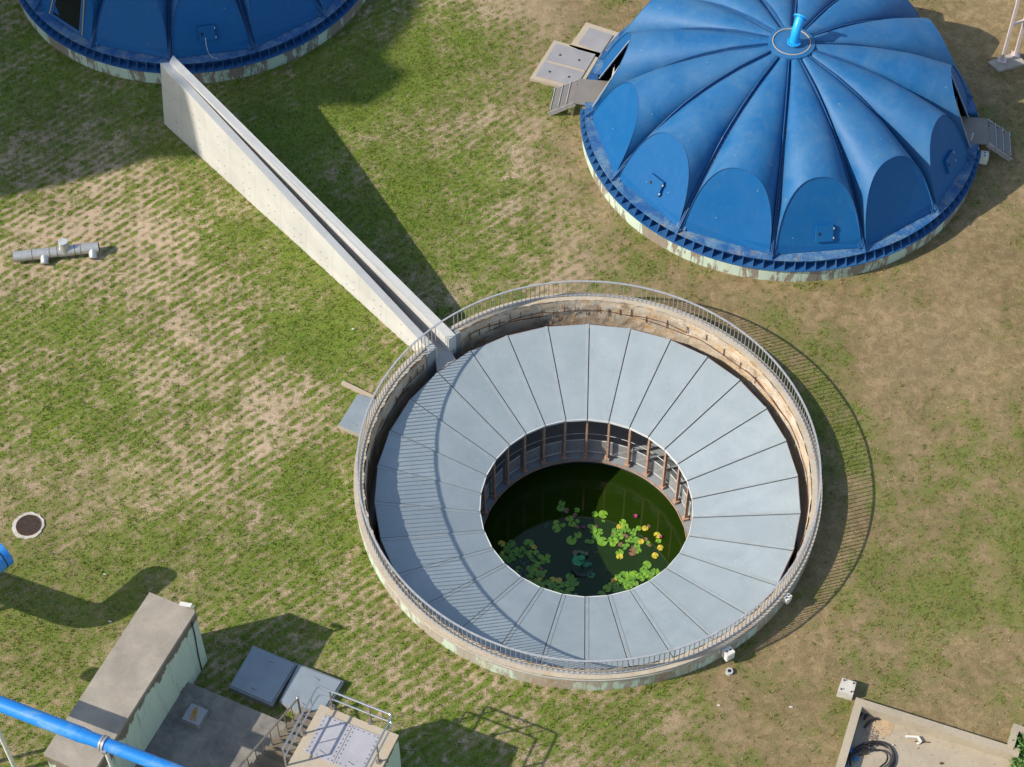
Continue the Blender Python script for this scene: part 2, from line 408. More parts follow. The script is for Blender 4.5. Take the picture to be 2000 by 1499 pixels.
def struct(o): o['kind'] = 'structure'; return o
def pol(c, r, deg, z=0): return Vector((c[0]+r*math.cos(R(deg)), c[1]+r*math.sin(R(deg)), z))

# ------------------------------------------------------------ numpy noise for terrain and grass cover
def vnoise(x, y, s, seed):
    x = x/s; y = y/s; xi = np.floor(x).astype(np.int64); yi = np.floor(y).astype(np.int64); fx = x-xi; fy = y-yi
    def h(a, b):
        n = (a*374761393+b*668265263+seed*1442695041) & 0xffffffff
        n = ((n ^ (n >> 13))*1274126177) & 0xffffffff
        return ((n ^ (n >> 16)) & 0xffff)/65535.0
    fx = fx*fx*(3-2*fx); fy = fy*fy*(3-2*fy)
    return (h(xi, yi)*(1-fx)+h(xi+1, yi)*fx)*(1-fy)+(h(xi, yi+1)*(1-fx)+h(xi+1, yi+1)*fx)*fy
def fbm(x, y, s, seed, o=4):
    t = 0; a = 1; w_ = 0
    for i in range(o): t = t+a*vnoise(x, y, s/2**i, seed+i*7); w_ += a; a *= .55
    return t/w_
# (u, v, ru, rv, amount): bare (-) and lush (+) patches of the lawn as surveyed
PATCH = [(90,300,160,80,-.35),(60,470,150,110,-.38),(230,430,140,90,-.25),(330,540,140,110,-.25),(480,600,120,90,-.25),(560,780,110,80,-.28),
 (330,700,110,80,-.12),(300,890,110,70,-.22),(420,860,120,80,-.25),(360,990,130,60,-.12),(150,640,120,60,.12),(180,790,120,60,.12),(60,760,70,60,-.1),
 (60,930,90,90,-.15),(110,1040,80,60,-.3),(200,1000,70,60,-.2),(40,1230,90,60,.08),(100,1290,100,60,-.08),(60,1350,80,60,-.1),(300,1060,100,50,.1),
 (620,680,100,80,.22),(700,600,90,70,.12),(650,560,70,50,-.05),(560,960,100,70,.18),(500,1080,140,60,.12),(640,1060,60,70,.1),(780,1190,60,60,-.25),
 (600,1180,90,40,-.05),(700,1330,90,50,-.1),(850,1330,70,40,-.18),(960,1380,70,40,-.15),(820,1380,60,30,-.1),(560,1240,60,40,-.1),(480,1180,50,40,.05),
 (620,430,160,110,.15),(560,240,120,80,.22),(700,130,120,90,.2),(860,120,110,70,.18),(980,60,80,50,-.05),(920,260,90,40,-.28),(1010,220,70,50,-.1),
 (820,340,110,60,.12),(760,230,60,40,-.15),(980,340,80,40,.12),(880,440,100,50,.05),(1010,440,70,40,-.1),(940,520,90,30,.05),(1120,420,70,60,-.12),
 (1090,330,60,60,-.12),(1050,560,70,30,-.15),(1230,570,80,30,.05),(1340,590,60,30,-.12),(1450,620,80,40,-.1),(1640,560,50,30,.08),(1590,590,40,25,-.1),
 (1620,680,60,40,.18),(1680,600,50,60,-.1),(1720,650,60,60,-.08),(1690,690,35,30,-.3),(1830,560,60,40,-.1),(1900,480,90,70,-.22),(1850,650,70,60,-.12),
 (1780,760,90,60,-.12),(1900,800,60,60,-.1),(1950,700,60,90,-.15),(1640,830,60,40,.12),(1780,900,70,80,-.02),(1880,960,80,80,.05),(1980,1000,40,80,.2),
 (1800,1060,80,60,.05),(1850,1180,110,70,.22),(1740,1130,60,50,.05),(1980,1180,40,50,.18),(1700,1230,40,40,-.12),(1600,1190,80,60,-.2),(1650,1290,60,40,-.12),
 (1560,1270,70,50,-.22),(1480,1330,90,50,-.15),(1350,1400,120,50,-.1),(1500,1420,70,50,-.05),(1250,1390,90,50,-.08),(1180,1410,70,40,.02),(1100,1460,60,40,.05),
 (1600,1440,60,60,-.05),(1900,1330,90,50,.05),(1800,1400,80,40,-.08),(1920,1400,60,40,-.12),(1940,60,120,130,-.35),(1900,170,60,80,-.15),(1640,960,60,90,-.12),
 (1580,1090,60,60,-.15),(1140,60,60,60,-.05),(1060,0,60,40,-.18),(100,180,110,60,.1),(250,220,90,50,.02),(200,160,50,30,-.15),(560,150,90,30,-.15),(470,470,120,70,.02)]
PW = []
for u, v, ru, rv, am in PATCH:
    c = at(u, v); ex = (at(u+ru, v)-c).length; ey = (at(u, v+rv)-c).length; PW.append((c.x, c.y, ex, ey, am*(.46 if am < 0 and u < 1000 else 1)))
def cover(x, y):
    """returns grass cover, dryness, tone"""
    right = 1/(1+np.exp(-(x-(2.4-.20*np.clip(y, 0, 30)))/1.8))
    base = .63-(.19+.07*np.clip((y-2)/8, 0, 1))*right
    wx = x+1.4*(fbm(x, y, 4, 3)-.5)*2; wy = y+1.4*(fbm(x, y, 4, 9)-.5)*2
    for cx, cy, rx, ry, am in PW: base = base+am*np.exp(-((wx-cx)/rx)**2-((wy-cy)/ry)**2)
    blot = (fbm(x, y, 2.6, 21)-.5)*.55+(fbm(x, y, .8, 33, 3)-.5)*.35
    # transplanted sod in diagonal rows, strongest on the left lawn
    p = x*math.cos(R(40))+y*math.sin(R(40)); q = -x*math.sin(R(40))+y*math.cos(R(40))
    q = q+.20*(fbm(x, y, .8, 51, 2)-.5)+.8*(fbm(x, y, 9, 52, 2)-.5); p = p+.25*(fbm(x, y, .9, 58, 2)-.5); row = .38
    ri = np.floor(q/row); rf = q/row-ri; rr = np.cos((rf-.5)*2*pi)
    dash = vnoise(p/.40+ri*7.3, ri*3.7+.5, 1, 61)*.62+vnoise(p/.21+ri*4.1, ri*2.3+.5, 1, 63)*.38
    rows = .22*rr+(.22*np.sin((p/.52+ri*.5)*2*pi)+(dash-.48)*1.1)*np.clip(.55+.6*rr, 0, 1)
    amt = (1-right)*(.55+.45*np.clip((.84-base)*2.4, 0, 1))
    amt = amt*np.clip((fbm(x, y, 5, 71, 2)*1.7), .35, 1)
    cov = base+blot*(.7+.6*right)+rows*amt*.86-.06*amt+(fbm(x, y, .30, 77, 3)-.5)*.55+(fbm(x, y, 1.1, 78, 3)-.5)*.35*right
    dry = np.clip(.15+.85*right+.5*(fbm(x, y, 5, 81)-.5)-.2*(1-right), 0, 1)
    lowleft = np.exp(-((x+21)/5)**2-((y+5)/5)**2); dry = np.clip(dry+.6*lowleft, 0, 1)
    tone = np.clip(.5+.5*(fbm(x, y, 1.4, 91)-.5)+.35*(fbm(x, y, 6, 95)-.5), 0, 1)
    return cov, dry, tone
# basin outline (walled yard bottom right)
BZ = .30; bA = at(1672, 1362, BZ); bB = at(1990, 1462, BZ)
bd = (bB-bA).normalized(); bn = Vector((bd.y, -bd.x, 0))     # bn points toward the viewer
bd2 = (at(1632, 1499, BZ)-bA).normalized()
def holes(x, y):
    r = np.hypot(x, y); h = r < 8.97
    s_ = (x-bA.x)*bn.x+(y-bA.y)*bn.y; t_ = (x-bA.x)*bd.x+(y-bA.y)*bd.y
    h |= (s_ > .13) & (t_ > .16+s_*(bd2.dot(bd)/bd2.dot(bn))) & (t_ < 6.0)
    return h
# ------------------------------------------------------------ ground
def make_ground():
    st = .12; X0, X1, Y0, Y1 = -31.2, 27.6, -18.0, 40.8
    nx = int(round((X1-X0)/st)); ny = int(round((Y1-Y0)/st))
    xs = X0+np.arange(nx+1)*st; ys = Y0+np.arange(ny+1)*st
    gx, gy = np.meshgrid(xs, ys, indexing='xy')
    z = (fbm(gx, gy, 1.2, 5)-.5)*.05
    z[0, :] = z[-1, :] = 0; z[:, 0] = z[:, -1] = 0
    V = np.stack([gx, gy, z], -1).reshape(-1, 3)
    cx, cy = np.meshgrid(xs[:-1]+st/2, ys[:-1]+st/2, indexing='xy'); keep = ~holes(cx, cy)
    ii = (np.arange(ny)[:, None]*(nx+1)+np.arange(nx)[None, :])[keep]
    F = np.stack([ii, ii+1, ii+nx+2, ii+nx+1], 1)
    B = 900.0; o = len(V)
    ex = np.array([[-B,-B,0],[B,-B,0],[B,B,0],[-B,B,0],[X0,Y0,0],[X1,Y0,0],[X1,Y1,0],[X0,Y1,0]], float)
    V = np.concatenate([V, ex]); F = np.concatenate([F, np.array([[0,1,5,4],[1,2,6,5],[2,3,7,6],[3,0,4,7]])+o])
    me = bpy.data.meshes.new('ground'); me.vertices.add(len(V)); me.vertices.foreach_set('co', V.ravel())
    me.loops.add(F.size); me.loops.foreach_set('vertex_index', F.ravel().astype(np.int32))
    me.polygons.add(len(F)); me.polygons.foreach_set('loop_start', np.arange(0, F.size, 4, dtype=np.int32))
    me.update(calc_edges=True)
    c, d, t = cover(V[:, 0], V[:, 1]); A = me.color_attributes.new('cover', 'FLOAT_COLOR', 'POINT')
    A.data.foreach_set('color', np.stack([np.clip(c, 0, 1), d, t, np.ones_like(c)], 1).ravel().astype(np.float32))
    me.materials.append(M['ground']); me.polygons.foreach_set('use_smooth', np.ones(len(F), bool))
    o = bpy.data.objects.new('ground', me); COL.objects.link(o); struct(o)
make_ground()
def make_grass(N=520000):
    x = rng.uniform(-29, 25, N); y = rng.uniform(-16.5, 38, N)
    # keep to the strip in sight
    u0 = (y+16.5)/54.5; ok = (np.abs(x+3) < 21+7*u0) & ~holes(x, y) & (np.hypot(x, y) > 9.2)
    ok &= (np.hypot(x-9.2, y-19.56) > 9.1) & (np.hypot(x+18.5, y-31.66) > 9.1)
    x, y = x[ok], y[ok]; c, d, t = cover(x, y)
    nz = vnoise(x, y, .14, 40)*.5+vnoise(x, y, .06, 41)*.5
    p = np.clip((c+(nz-.5)*1.3-.34)/.36, .12, 1)
    ok = rng.uniform(0, 1, len(x)) < p*.9; x, y, c, d, p = x[ok], y[ok], c[ok], d[ok], p[ok]; n = len(x)
    B = 2; V = np.zeros((n, B, 3, 3)); colr = np.zeros((n, B, 3, 4)); colr[..., 3] = 1
    z0 = (fbm(x, y, 1.2, 5)-.5)*.05; edge = np.zeros(n, bool)
    green = np.clip(p*1.1-.5*d*rng.uniform(0, 1, n), 0, 1); isg = rng.uniform(0, 1, n) < green
    g = np.stack([rng.uniform(.10, .22, n), rng.uniform(.15, .29, n), rng.uniform(.015, .055, n)], 1)
    br = np.stack([rng.uniform(.24, .50, n), rng.uniform(.17, .37, n), rng.uniform(.08, .21, n)], 1)
    g = g*(1-.25*d[:, None])+np.array([.05, .02, .01])*d[:, None]
    cc = np.where(isg[:, None], g, br)
    edge = (np.abs(np.hypot(x, y)-9.3) < .14) | (np.abs(np.hypot(x-9.2, y-19.56)-9.2) < .14) | (np.abs(np.hypot(x+18.5, y-31.66)-9.2) < .14)
    hgt = np.where(isg, rng.uniform(.04, .12, n), rng.uniform(.012, .04, n))
    hgt = hgt*np.where(edge, 1.8, 1.)
    for k in range(B):
        a = rng.uniform(0, 2*pi, n); w_ = rng.uniform(.018, .04, n); bx = x+rng.normal(0, .02, n); by = y+rng.normal(0, .02, n)
        ln = rng.uniform(.3, 1.1, n)*hgt; la = rng.uniform(0, 2*pi, n)
        V[:, k, 0] = np.stack([bx-np.cos(a)*w_/2, by-np.sin(a)*w_/2, z0-.005], 1)
        V[:, k, 1] = np.stack([bx+np.cos(a)*w_/2, by+np.sin(a)*w_/2, z0-.005], 1)
        V[:, k, 2] = np.stack([bx+np.cos(la)*ln, by+np.sin(la)*ln, z0+hgt], 1)
        colr[:, k, :, :3] = (cc*rng.uniform(.55, 1.35, (n, 1)))[:, None, :]
    V = V.reshape(-1, 3); nf = len(V)//3
    me = bpy.data.meshes.new('grass'); me.vertices.add(len(V)); me.vertices.foreach_set('co', V.ravel())
    me.loops.add(len(V)); me.loops.foreach_set('vertex_index', np.arange(len(V), dtype=np.int32))
    me.polygons.add(nf); me.polygons.foreach_set('loop_start', np.arange(0, len(V), 3, dtype=np.int32)); me.update(calc_edges=True)
    A = me.color_attributes.new('tint', 'FLOAT_COLOR', 'POINT'); A.data.foreach_set('color', colr.ravel().astype(np.float32))
    me.materials.append(M['blade']); o = bpy.data.objects.new('grass', me); COL.objects.link(o)
    tag(o, 'short patchy grass tufts growing over the tan soil round the tanks', 'grass', None, 'stuff')
make_grass()

# ------------------------------------------------------------ open ring tank
C0 = (0, 0); GA0, GA1 = 128.2, 134.4          # gap for the passage
ZW = .89; ZO, ZI, RO, RI = .15, -1.0, 8.40, 4.27; ZC = -3.88; ZWAT = -4.65; CR = (0, -.31)   # roof and pond sit a little nearer the near wall
t = thing('round_tank', 'round open concrete tank with peeling mint paint outside and bare aggregate inside', 'tank', (0, 0, 0))
def jw(a, j):
    k = (.03*math.sin(a*37)+.03*math.sin(a*91+1)) if j in (0,) else 0
    return (0, 0)
a0, a1 = GA1, GA0+360
def jin(a, j):
    if j in (0, 1): return (.035*math.sin(a*53)+.03*math.sin(a*131+j)+.02*math.sin(a*211), .015*math.sin(a*77))
    return (0, 0)
mb = MB(); mb.ring(C0, [(8.98, -.3), (9.16, -.3), (9.16, ZW-.02), (8.98, ZW-.02)], a0, a1, 1.2); mb.build('outer_wall', 'mintring', t)
mb = MB(); nz_ = 9; na = 520; aa_ = np.linspace(a0+3.6, a1-2.2, na); zz_ = np.linspace(ZW, -1.3, nz_)
ga, gz = np.meshgrid(np.radians(aa_), zz_, indexing='ij'); sx_ = ga*8.75
rr_ = 8.75+.07*(fbm(sx_+50, gz+20, .7, 201)-.5)+.05*(fbm(sx_+50, gz+20, .25, 205, 2)-.5); rr_[:, 0] = 8.76+.05*(fbm(sx_[:, 0]+50, sx_[:, 0]*0, .4, 207)-.5)
vs = [(rr_[i, j]*math.cos(ga[i, j]), rr_[i, j]*math.sin(ga[i, j]), gz[i, j]) for i in range(na) for j in range(nz_)]
mb.add(vs, [(i*nz_+j, (i+1)*nz_+j, (i+1)*nz_+j+1, i*nz_+j+1) for i in range(na-1) for j in range(nz_-1)])
mb.ring(C0, [(8.80, -1.3), (9.0, -1.3), (9.18, ZW-.06), (9.18, ZW-.001), (8.80, ZW-.001)], a0+3.6, a1-2.2, .8)
mb.build('inner_shell', 'agg', t, fixn=False)
mb = MB(); mb.ring(C0, [(8.80, ZW+.002), (9.19, ZW+.002), (9.19, ZW+.02), (8.80, ZW+.02)], a0+.02, a1-.02, .8,
   jit=lambda a, j: (.03*math.sin(a*61)+.02*math.sin(a*143), 0) if j in (0, 3) else (0, 0)); mb.build('wall_cap', 'ringtop', t)
mb = MB(); mb.ring(C0, [(9.165, ZW-.15), (9.2, ZW-.15), (9.2, ZW-.10), (9.165, ZW-.10)], a0, a1, 2); mb.build('cable_duct', 'ltgrey', t)
for s_, (p, q) in enumerate(((a0, a0+3.6), (a1-2.2, a1))):
    mb = MB(); mb.ring(C0, [(8.70, -2.2), (8.99, -2.2), (8.99, ZW+.03), (8.70, ZW+.03)], p-.03, q+.03, 1.2); mb.build('mortar_jamb', 'patch', t)
mb = MB(); mb.ring(C0, [(8.80, -4.9), (9.1, -4.9), (9.1, -1.1), (8.80, -1.1)], 0, 360, 3); mb.build('lower_wall', 'darkwall', t)
# exposed reinforcement
for i in range(46):
    a = 136+3+i*5.3
    if 30 < i < 34: continue
    a = -235+139+i*5.2 if False else a
for i, a in enumerate([139.5, 142, 145, 148.5, 152]+[126-3.1*k for k in range(17)]+[72-6*k for k in range(7)]):
    top = random.uniform(.35, .72); bot = top-random.uniform(.3, .5)
    mb = MB(); mb.bar(pol(C0, 8.71, a, bot), pol(C0, 8.72, a, top), .028, .028, (1, 0, 0)); mb.build('rebar', 'rust', t)
for p, q, z in ((140, 152, .18), (146, 176, -.05), (112, 125, .38), (100, 118, .12), (60, 112, .30), (20, 74, .12), (-20, 40, .2), (160, 200, .3)):
    mb = MB(); mb.tube([pol(C0, 8.72+.015*math.sin(a*.7), a, z+.05*math.sin(a*.35+z*9)) for a in np.arange(p, q+.1, 1.5)], .016, 6); mb.build('rebar', 'rust', t)
# walkway, curb, water below
o = MB().ring(CR, [(4.62, ZC-.25), (8.42, ZC-.25), (8.42, ZC), (4.62, ZC)], 0, 360, 3).build('walkway', 'walk'); struct(o)
o = MB().ring(CR, [(4.64, -6.2), (4.8, -6.2), (4.8, ZC-.26), (4.64, ZC-.26)], 0, 360, 3).build('pond_wall', 'under'); struct(o)
MB().ring(CR, [(4.25, ZC-.07), (4.265, ZC-.07), (4.265, ZC+.02), (4.25, ZC+.02)], 0, 360, 12).build('kerb_board', 'wood', t)
o = MB().ring(CR, [(4.27, ZC-.16), (4.63, ZC-.16), (4.63, ZC+.04), (4.27, ZC+.04)], 0, 360, 3).build('pond_kerb', 'walk'); struct(o)
mb = MB(); n = 96; mb.add([pol(CR, 4.66, 360*k/n, ZWAT) for k in range(n)], [tuple(range(n))]); o = mb.build('water', 'water'); struct(o)

# ring roof
t = thing('ring_roof', 'annular grey blue metal roof sloping inwards over the tank walkway', 'roof', (0, 0, ZO))
for k in range(30):
    A, B = 88+12*k, 100+12*k; g = .20
    def P(r, a, z):
        e = RO if r > 6 else RI
        return pol(CR, r, a, z)
    a_, b_ = A+g*.55, B-g*.55
    ai, bi = A+g*1.05, B-g*1.05
    top = [pol(CR, RI, ai, ZI), pol(CR, RO, a_, ZO), pol(CR, RO, b_, ZO), pol(CR, RI, bi, ZI)]
    # slight fold so every sheet steps onto the next
    top[1].z += .02; top[0].z += .02
    bot = [p-Vector((0, 0, .035)) for p in top]
    MB().hexa(bot, top).build('roof_panel', 'panel', t)
    sA = MB(); e = .9
    sA.hexa([pol(CR, RI, A+ai-A+.1, ZI+.021), pol(CR, RO, a_+.05, ZO+.021), pol(CR, RO, a_+e, ZO+.019), pol(CR, RI, ai+e*1.9, ZI+.019)],
            [pol(CR, RI, A+ai-A+.1, ZI+.036), pol(CR, RO, a_+.05, ZO+.036), pol(CR, RO, a_+e, ZO+.034), pol(CR, RI, ai+e*1.9, ZI+.034)])
    sA.build('seam_strip', 'seam', t)
    MB().bar(pol(CR, RI-.005, ai, ZI-.03), pol(CR, RI-.005, bi, ZI-.03), .03, .10).build('drip_edge', 'eave', t)
    MB().bar(pol(CR, RO+.01, a_, ZO-.04), pol(CR, RO+.01, b_, ZO-.04), .03, .10).build('outer_edge', 'gutter', t)
    # rafter-post pair
    p = pol(CR, 4.40, A, 0)
    pm = MB(); pm.box((p.x, p.y, (ZI-.08+ZC+.06)/2), (.13, .085, ZI-.08-ZC-.06), R(A)); pm.box((p.x, p.y, ZC+.12), (.24, .22, .12), R(A)); pm.build('post', 'wood', t)
mb = MB(); mb.ring(CR, [(RI+.05, ZI-.16), (RO-.12, ZO-.16), (RO-.12, ZO-.10), (RI+.05, ZI-.10)], 0, 360, 6); mb.build('soffit', 'under', t)
mb = MB(); mb.ring(CR, [(RI+.35, ZI-.40), (RI+.45, ZI-.40), (RI+.45, ZI-.12), (RI+.35, ZI-.12)], 0, 360, 6); mb.build('ring_beam', 'soffit', t)

# mesh balustrade round the pond
t = thing('pond_balustrade', 'grey wire mesh balustrade with a thin handrail around the lily pond', 'railing', (0, 0, ZC))
for k in range(30):
    A, B = 88+12*k, 100+12*k; r = 4.60; mb = MB(); z0, z1 = ZC+.16, ZC+1.0
    a_, b_ = pol(CR, r, A+.9), pol(CR, r, B-.9)
    def q(s_, z): v = a_.lerp(b_, s_); v.z = z; return v
    if 0 <= (A % 360) <= 190 or (B % 360) < 200 and (A % 360) > 340:
        for i in range(15): s_ = i/14; mb.bar(q(s_, z0), q(s_, z1), .013, .013, (1, 0, 0))
        for i in range(13): z = z0+(z1-z0)*i/12; mb.bar(q(0, z), q(1, z), .013, .013)
    else:
        for i in range(7): s_ = i/6; mb.bar(q(s_, z0), q(s_, z1), .013, .013, (1, 0, 0))
    mb.build('mesh_panel', 'ltgrey', t)
    MB().bar(q(0, z0), q(1, z0), .03, .04).build('bottom_bar', 'eave', t); MB().bar(q(0, z1), q(1, z1), .025, .03).build('top_bar', 'eave', t)
mb = MB(); mb.tube([pol(CR, 4.66, a, ZC+1.35) for a in range(0, 361, 6)], .02, 6, False); mb.build('handrail', 'rail', t)

# steel railing on the tank wall
HR = 1.894
t = thing('tank_railing', 'circular galvanised railing with thin vertical bars on top of the tank wall', 'railing', (0, 0, ZW))
mb = MB(); mb.ring(C0, [(8.965, HR-.035), (9.035, HR-.035), (9.035, HR+.0), (8.965, HR+.0)], 0, 360, 1); mb.build('handrail', 'rail', t)
mb = MB()
for g0, g1 in ((GA1+.3, GA0+360-.4),):
    mb.ring(C0, [(8.98, ZW+.085), (9.03, ZW+.085), (9.03, ZW+.115), (8.98, ZW+.115)], g0, g1, 1)
mb.build('bottom_rail', 'rail', t)
rest = MB(); cnt = 0
for k in range(288):
    a = 1.25*k+.4
    if GA0-.8 < a < GA1-1.6: continue
    b = MB(); b.bar(pol(C0, 9.0, a, ZW+.02), pol(C0, 9.0, a, HR-.03), .026, .026, (math.cos(R(a)), math.sin(R(a)), 0))
    if 203 < a < 336 and cnt < 100: b.build('baluster', 'baluster', t); cnt += 1
    else: rest.add(b.v, b.f)
rest.build('baluster', 'baluster', t, kind='stuff')

# ------------------------------------------------------------ passage between two concrete fins
def fin_wall(top, base, name, label, cat='wall'):
    """top, base: four corners outer-far, outer-near, inner-near, inner-far"""
    t = thing(name, label, cat, (base[0].x, base[0].y, 0), None)
    L = (base[1]-base[0]).length; mb = MB(); H = max(p.z for p in top)
    def sd(i, j, u0, u1):
        mb.add([base[i], base[j], top[j], top[i]], [(0, 1, 2, 3)], uv=[(u0, 0.001), (u1, 0.001), (u1, top[j].z/H), (u0, top[i].z/H)])
    sd(0, 1, .4, L+.4); sd(1, 2, 0.6, .9); sd(2, 3, L+.4, .4); sd(3, 0, .6, .9)
    mb.build('wall_body', 'fin', t, fixn=True)
    mb = MB(); e = Vector((0, 0, .004)); mb.hexa([p+e for p in top], [p+e+Vector((0, 0, .01)) for p in top]); mb.build('top_face', 'fintop', t)
    return t
A0 = at(320, 242); B0 = at(814, 689); HF = 4.55; HN = .95
P1, P2, P2r, P3 = at(313, 124, HF), at(330.2, 122.5, HF-.10), at(331.2, 121.2, HF), at(338, 109, HF)
def sp(z, *a): return Vector((a[0], a[1], z))
oN = at(838, 685, HN); iN = at(854, 681, HN-.08)
lf_top = [P1, oN, iN, P2]
lf_base = [Vector((A0.x, A0.y, -.2)), Vector((oN.x-.03, oN.y-.03, -.2)), Vector((iN.x, iN.y, -.2)), Vector((P2.x-.4, P2.y+.4, -.2))]
tl = fin_wall(lf_top, lf_base, 'concrete_fin', 'tapering pale concrete fin on the sunlit left of the narrow slot')
lf_in_near = iN
rN_i, rN_o = at(876, 665, HN), at(890, 655, HN)
rf_top = [P3, rN_o, rN_i, P2r]
rf_base = [Vector((P3.x-.35, P3.y+.35, -.2)), Vector((rN_o.x, rN_o.y, -.2)), Vector((rN_i.x, rN_i.y, -.2)), Vector((P2r.x-.4, P2r.y+.4, -.2))]
tr = fin_wall(rf_top, rf_base, 'concrete_fin', 'tapering pale concrete fin on the right of the slot, throwing the long shadow')
# tie holes and slot floor
L = (lf_base[1]-lf_base[0]); Ln = L.length; nrm = Vector((L.y, -L.x, 0)).normalized()
if nrm.dot(Vector((-1, -1, 0))) < 0: nrm = -nrm
mb = MB(); k = 0; s_ = .55
while s_ < Ln-.6:
    f = s_/Ln; b0 = lf_base[0].lerp(lf_base[1], f); t0 = lf_top[0].lerp(lf_top[1], f)
    for zz in (.45, 1.05, 2.25, 2.85, 4.05):
        if zz < t0.z-.25:
            g = (zz+.2)/(t0.z+.2); p = b0.lerp(t0, g); mb.disc(p+nrm*.002, .02, 8, nrm, .012)
    s_ += .46 if k % 2 == 0 else 1.37
    k += 1
mb.build('tie_hole', 'bolt', tl, kind='stuff')
fl = MB(); wl, wr = iN+Vector((-.1, -.02, 0)), rN_i+Vector((.05, .12, 0))
fl.prism([tuple(p[:2]) for p in (at(855, 733, .12), at(893, 709, .12), wr, wl)], -1.2, [.12, .12, .22, .22])
e1_, e2_ = wr.lerp(P2r, .9), wl.lerp(P2, .9)
fl.prism([tuple(p[:2]) for p in (wl, wr, e1_, e2_)], -.3, [.222, .222, 1.1, 1.1]); o = fl.build('passage_floor', 'slot'); struct(o)

# ------------------------------------------------------------ blue domed tanks
def lerp_tab(x, tab):
    for (a, p), (b, q) in zip(tab, tab[1:]):
        if x <= b: f = (x-a)/(b-a); return p+(q-p)*f
    return tab[-1][1]
ZV = [(0, 5.3), (1, 5.22), (2.5, 5.06), (4, 4.66), (5.2, 4.15), (6.2, 3.5), (7.0, 2.86), (7.6, 2.32), (8.2, 1.76), (8.66, 1.22), (9.2, .5)]
ZR = [(0, 5.55), (1.2, 5.44), (3.4, 5.22), (5.6, 4.84), (7.1, 4.40), (9.2, 3.6)]
KP = .46; RF = 8.62; ZF = 1.22
def surf(rho, u):
    zv, zr = lerp_tab(rho, ZV), lerp_tab(rho, ZR)
    return zv+(zr-zv)*math.sqrt(max(0, 1-abs(u)**2.3))
def plate_rho(u, al):
    """distance where the vault meets the inclined end plane"""
    lo, hi = 4.0, RF/math.cos(0)
    for _ in range(40):
        m = (lo+hi)/2; z = surf(m, u); lim = RF*math.cos(al)+.10-(z-ZF)*KP
        if m*math.cos(u*al) > lim: hi = m
        else: lo = m
    return lo
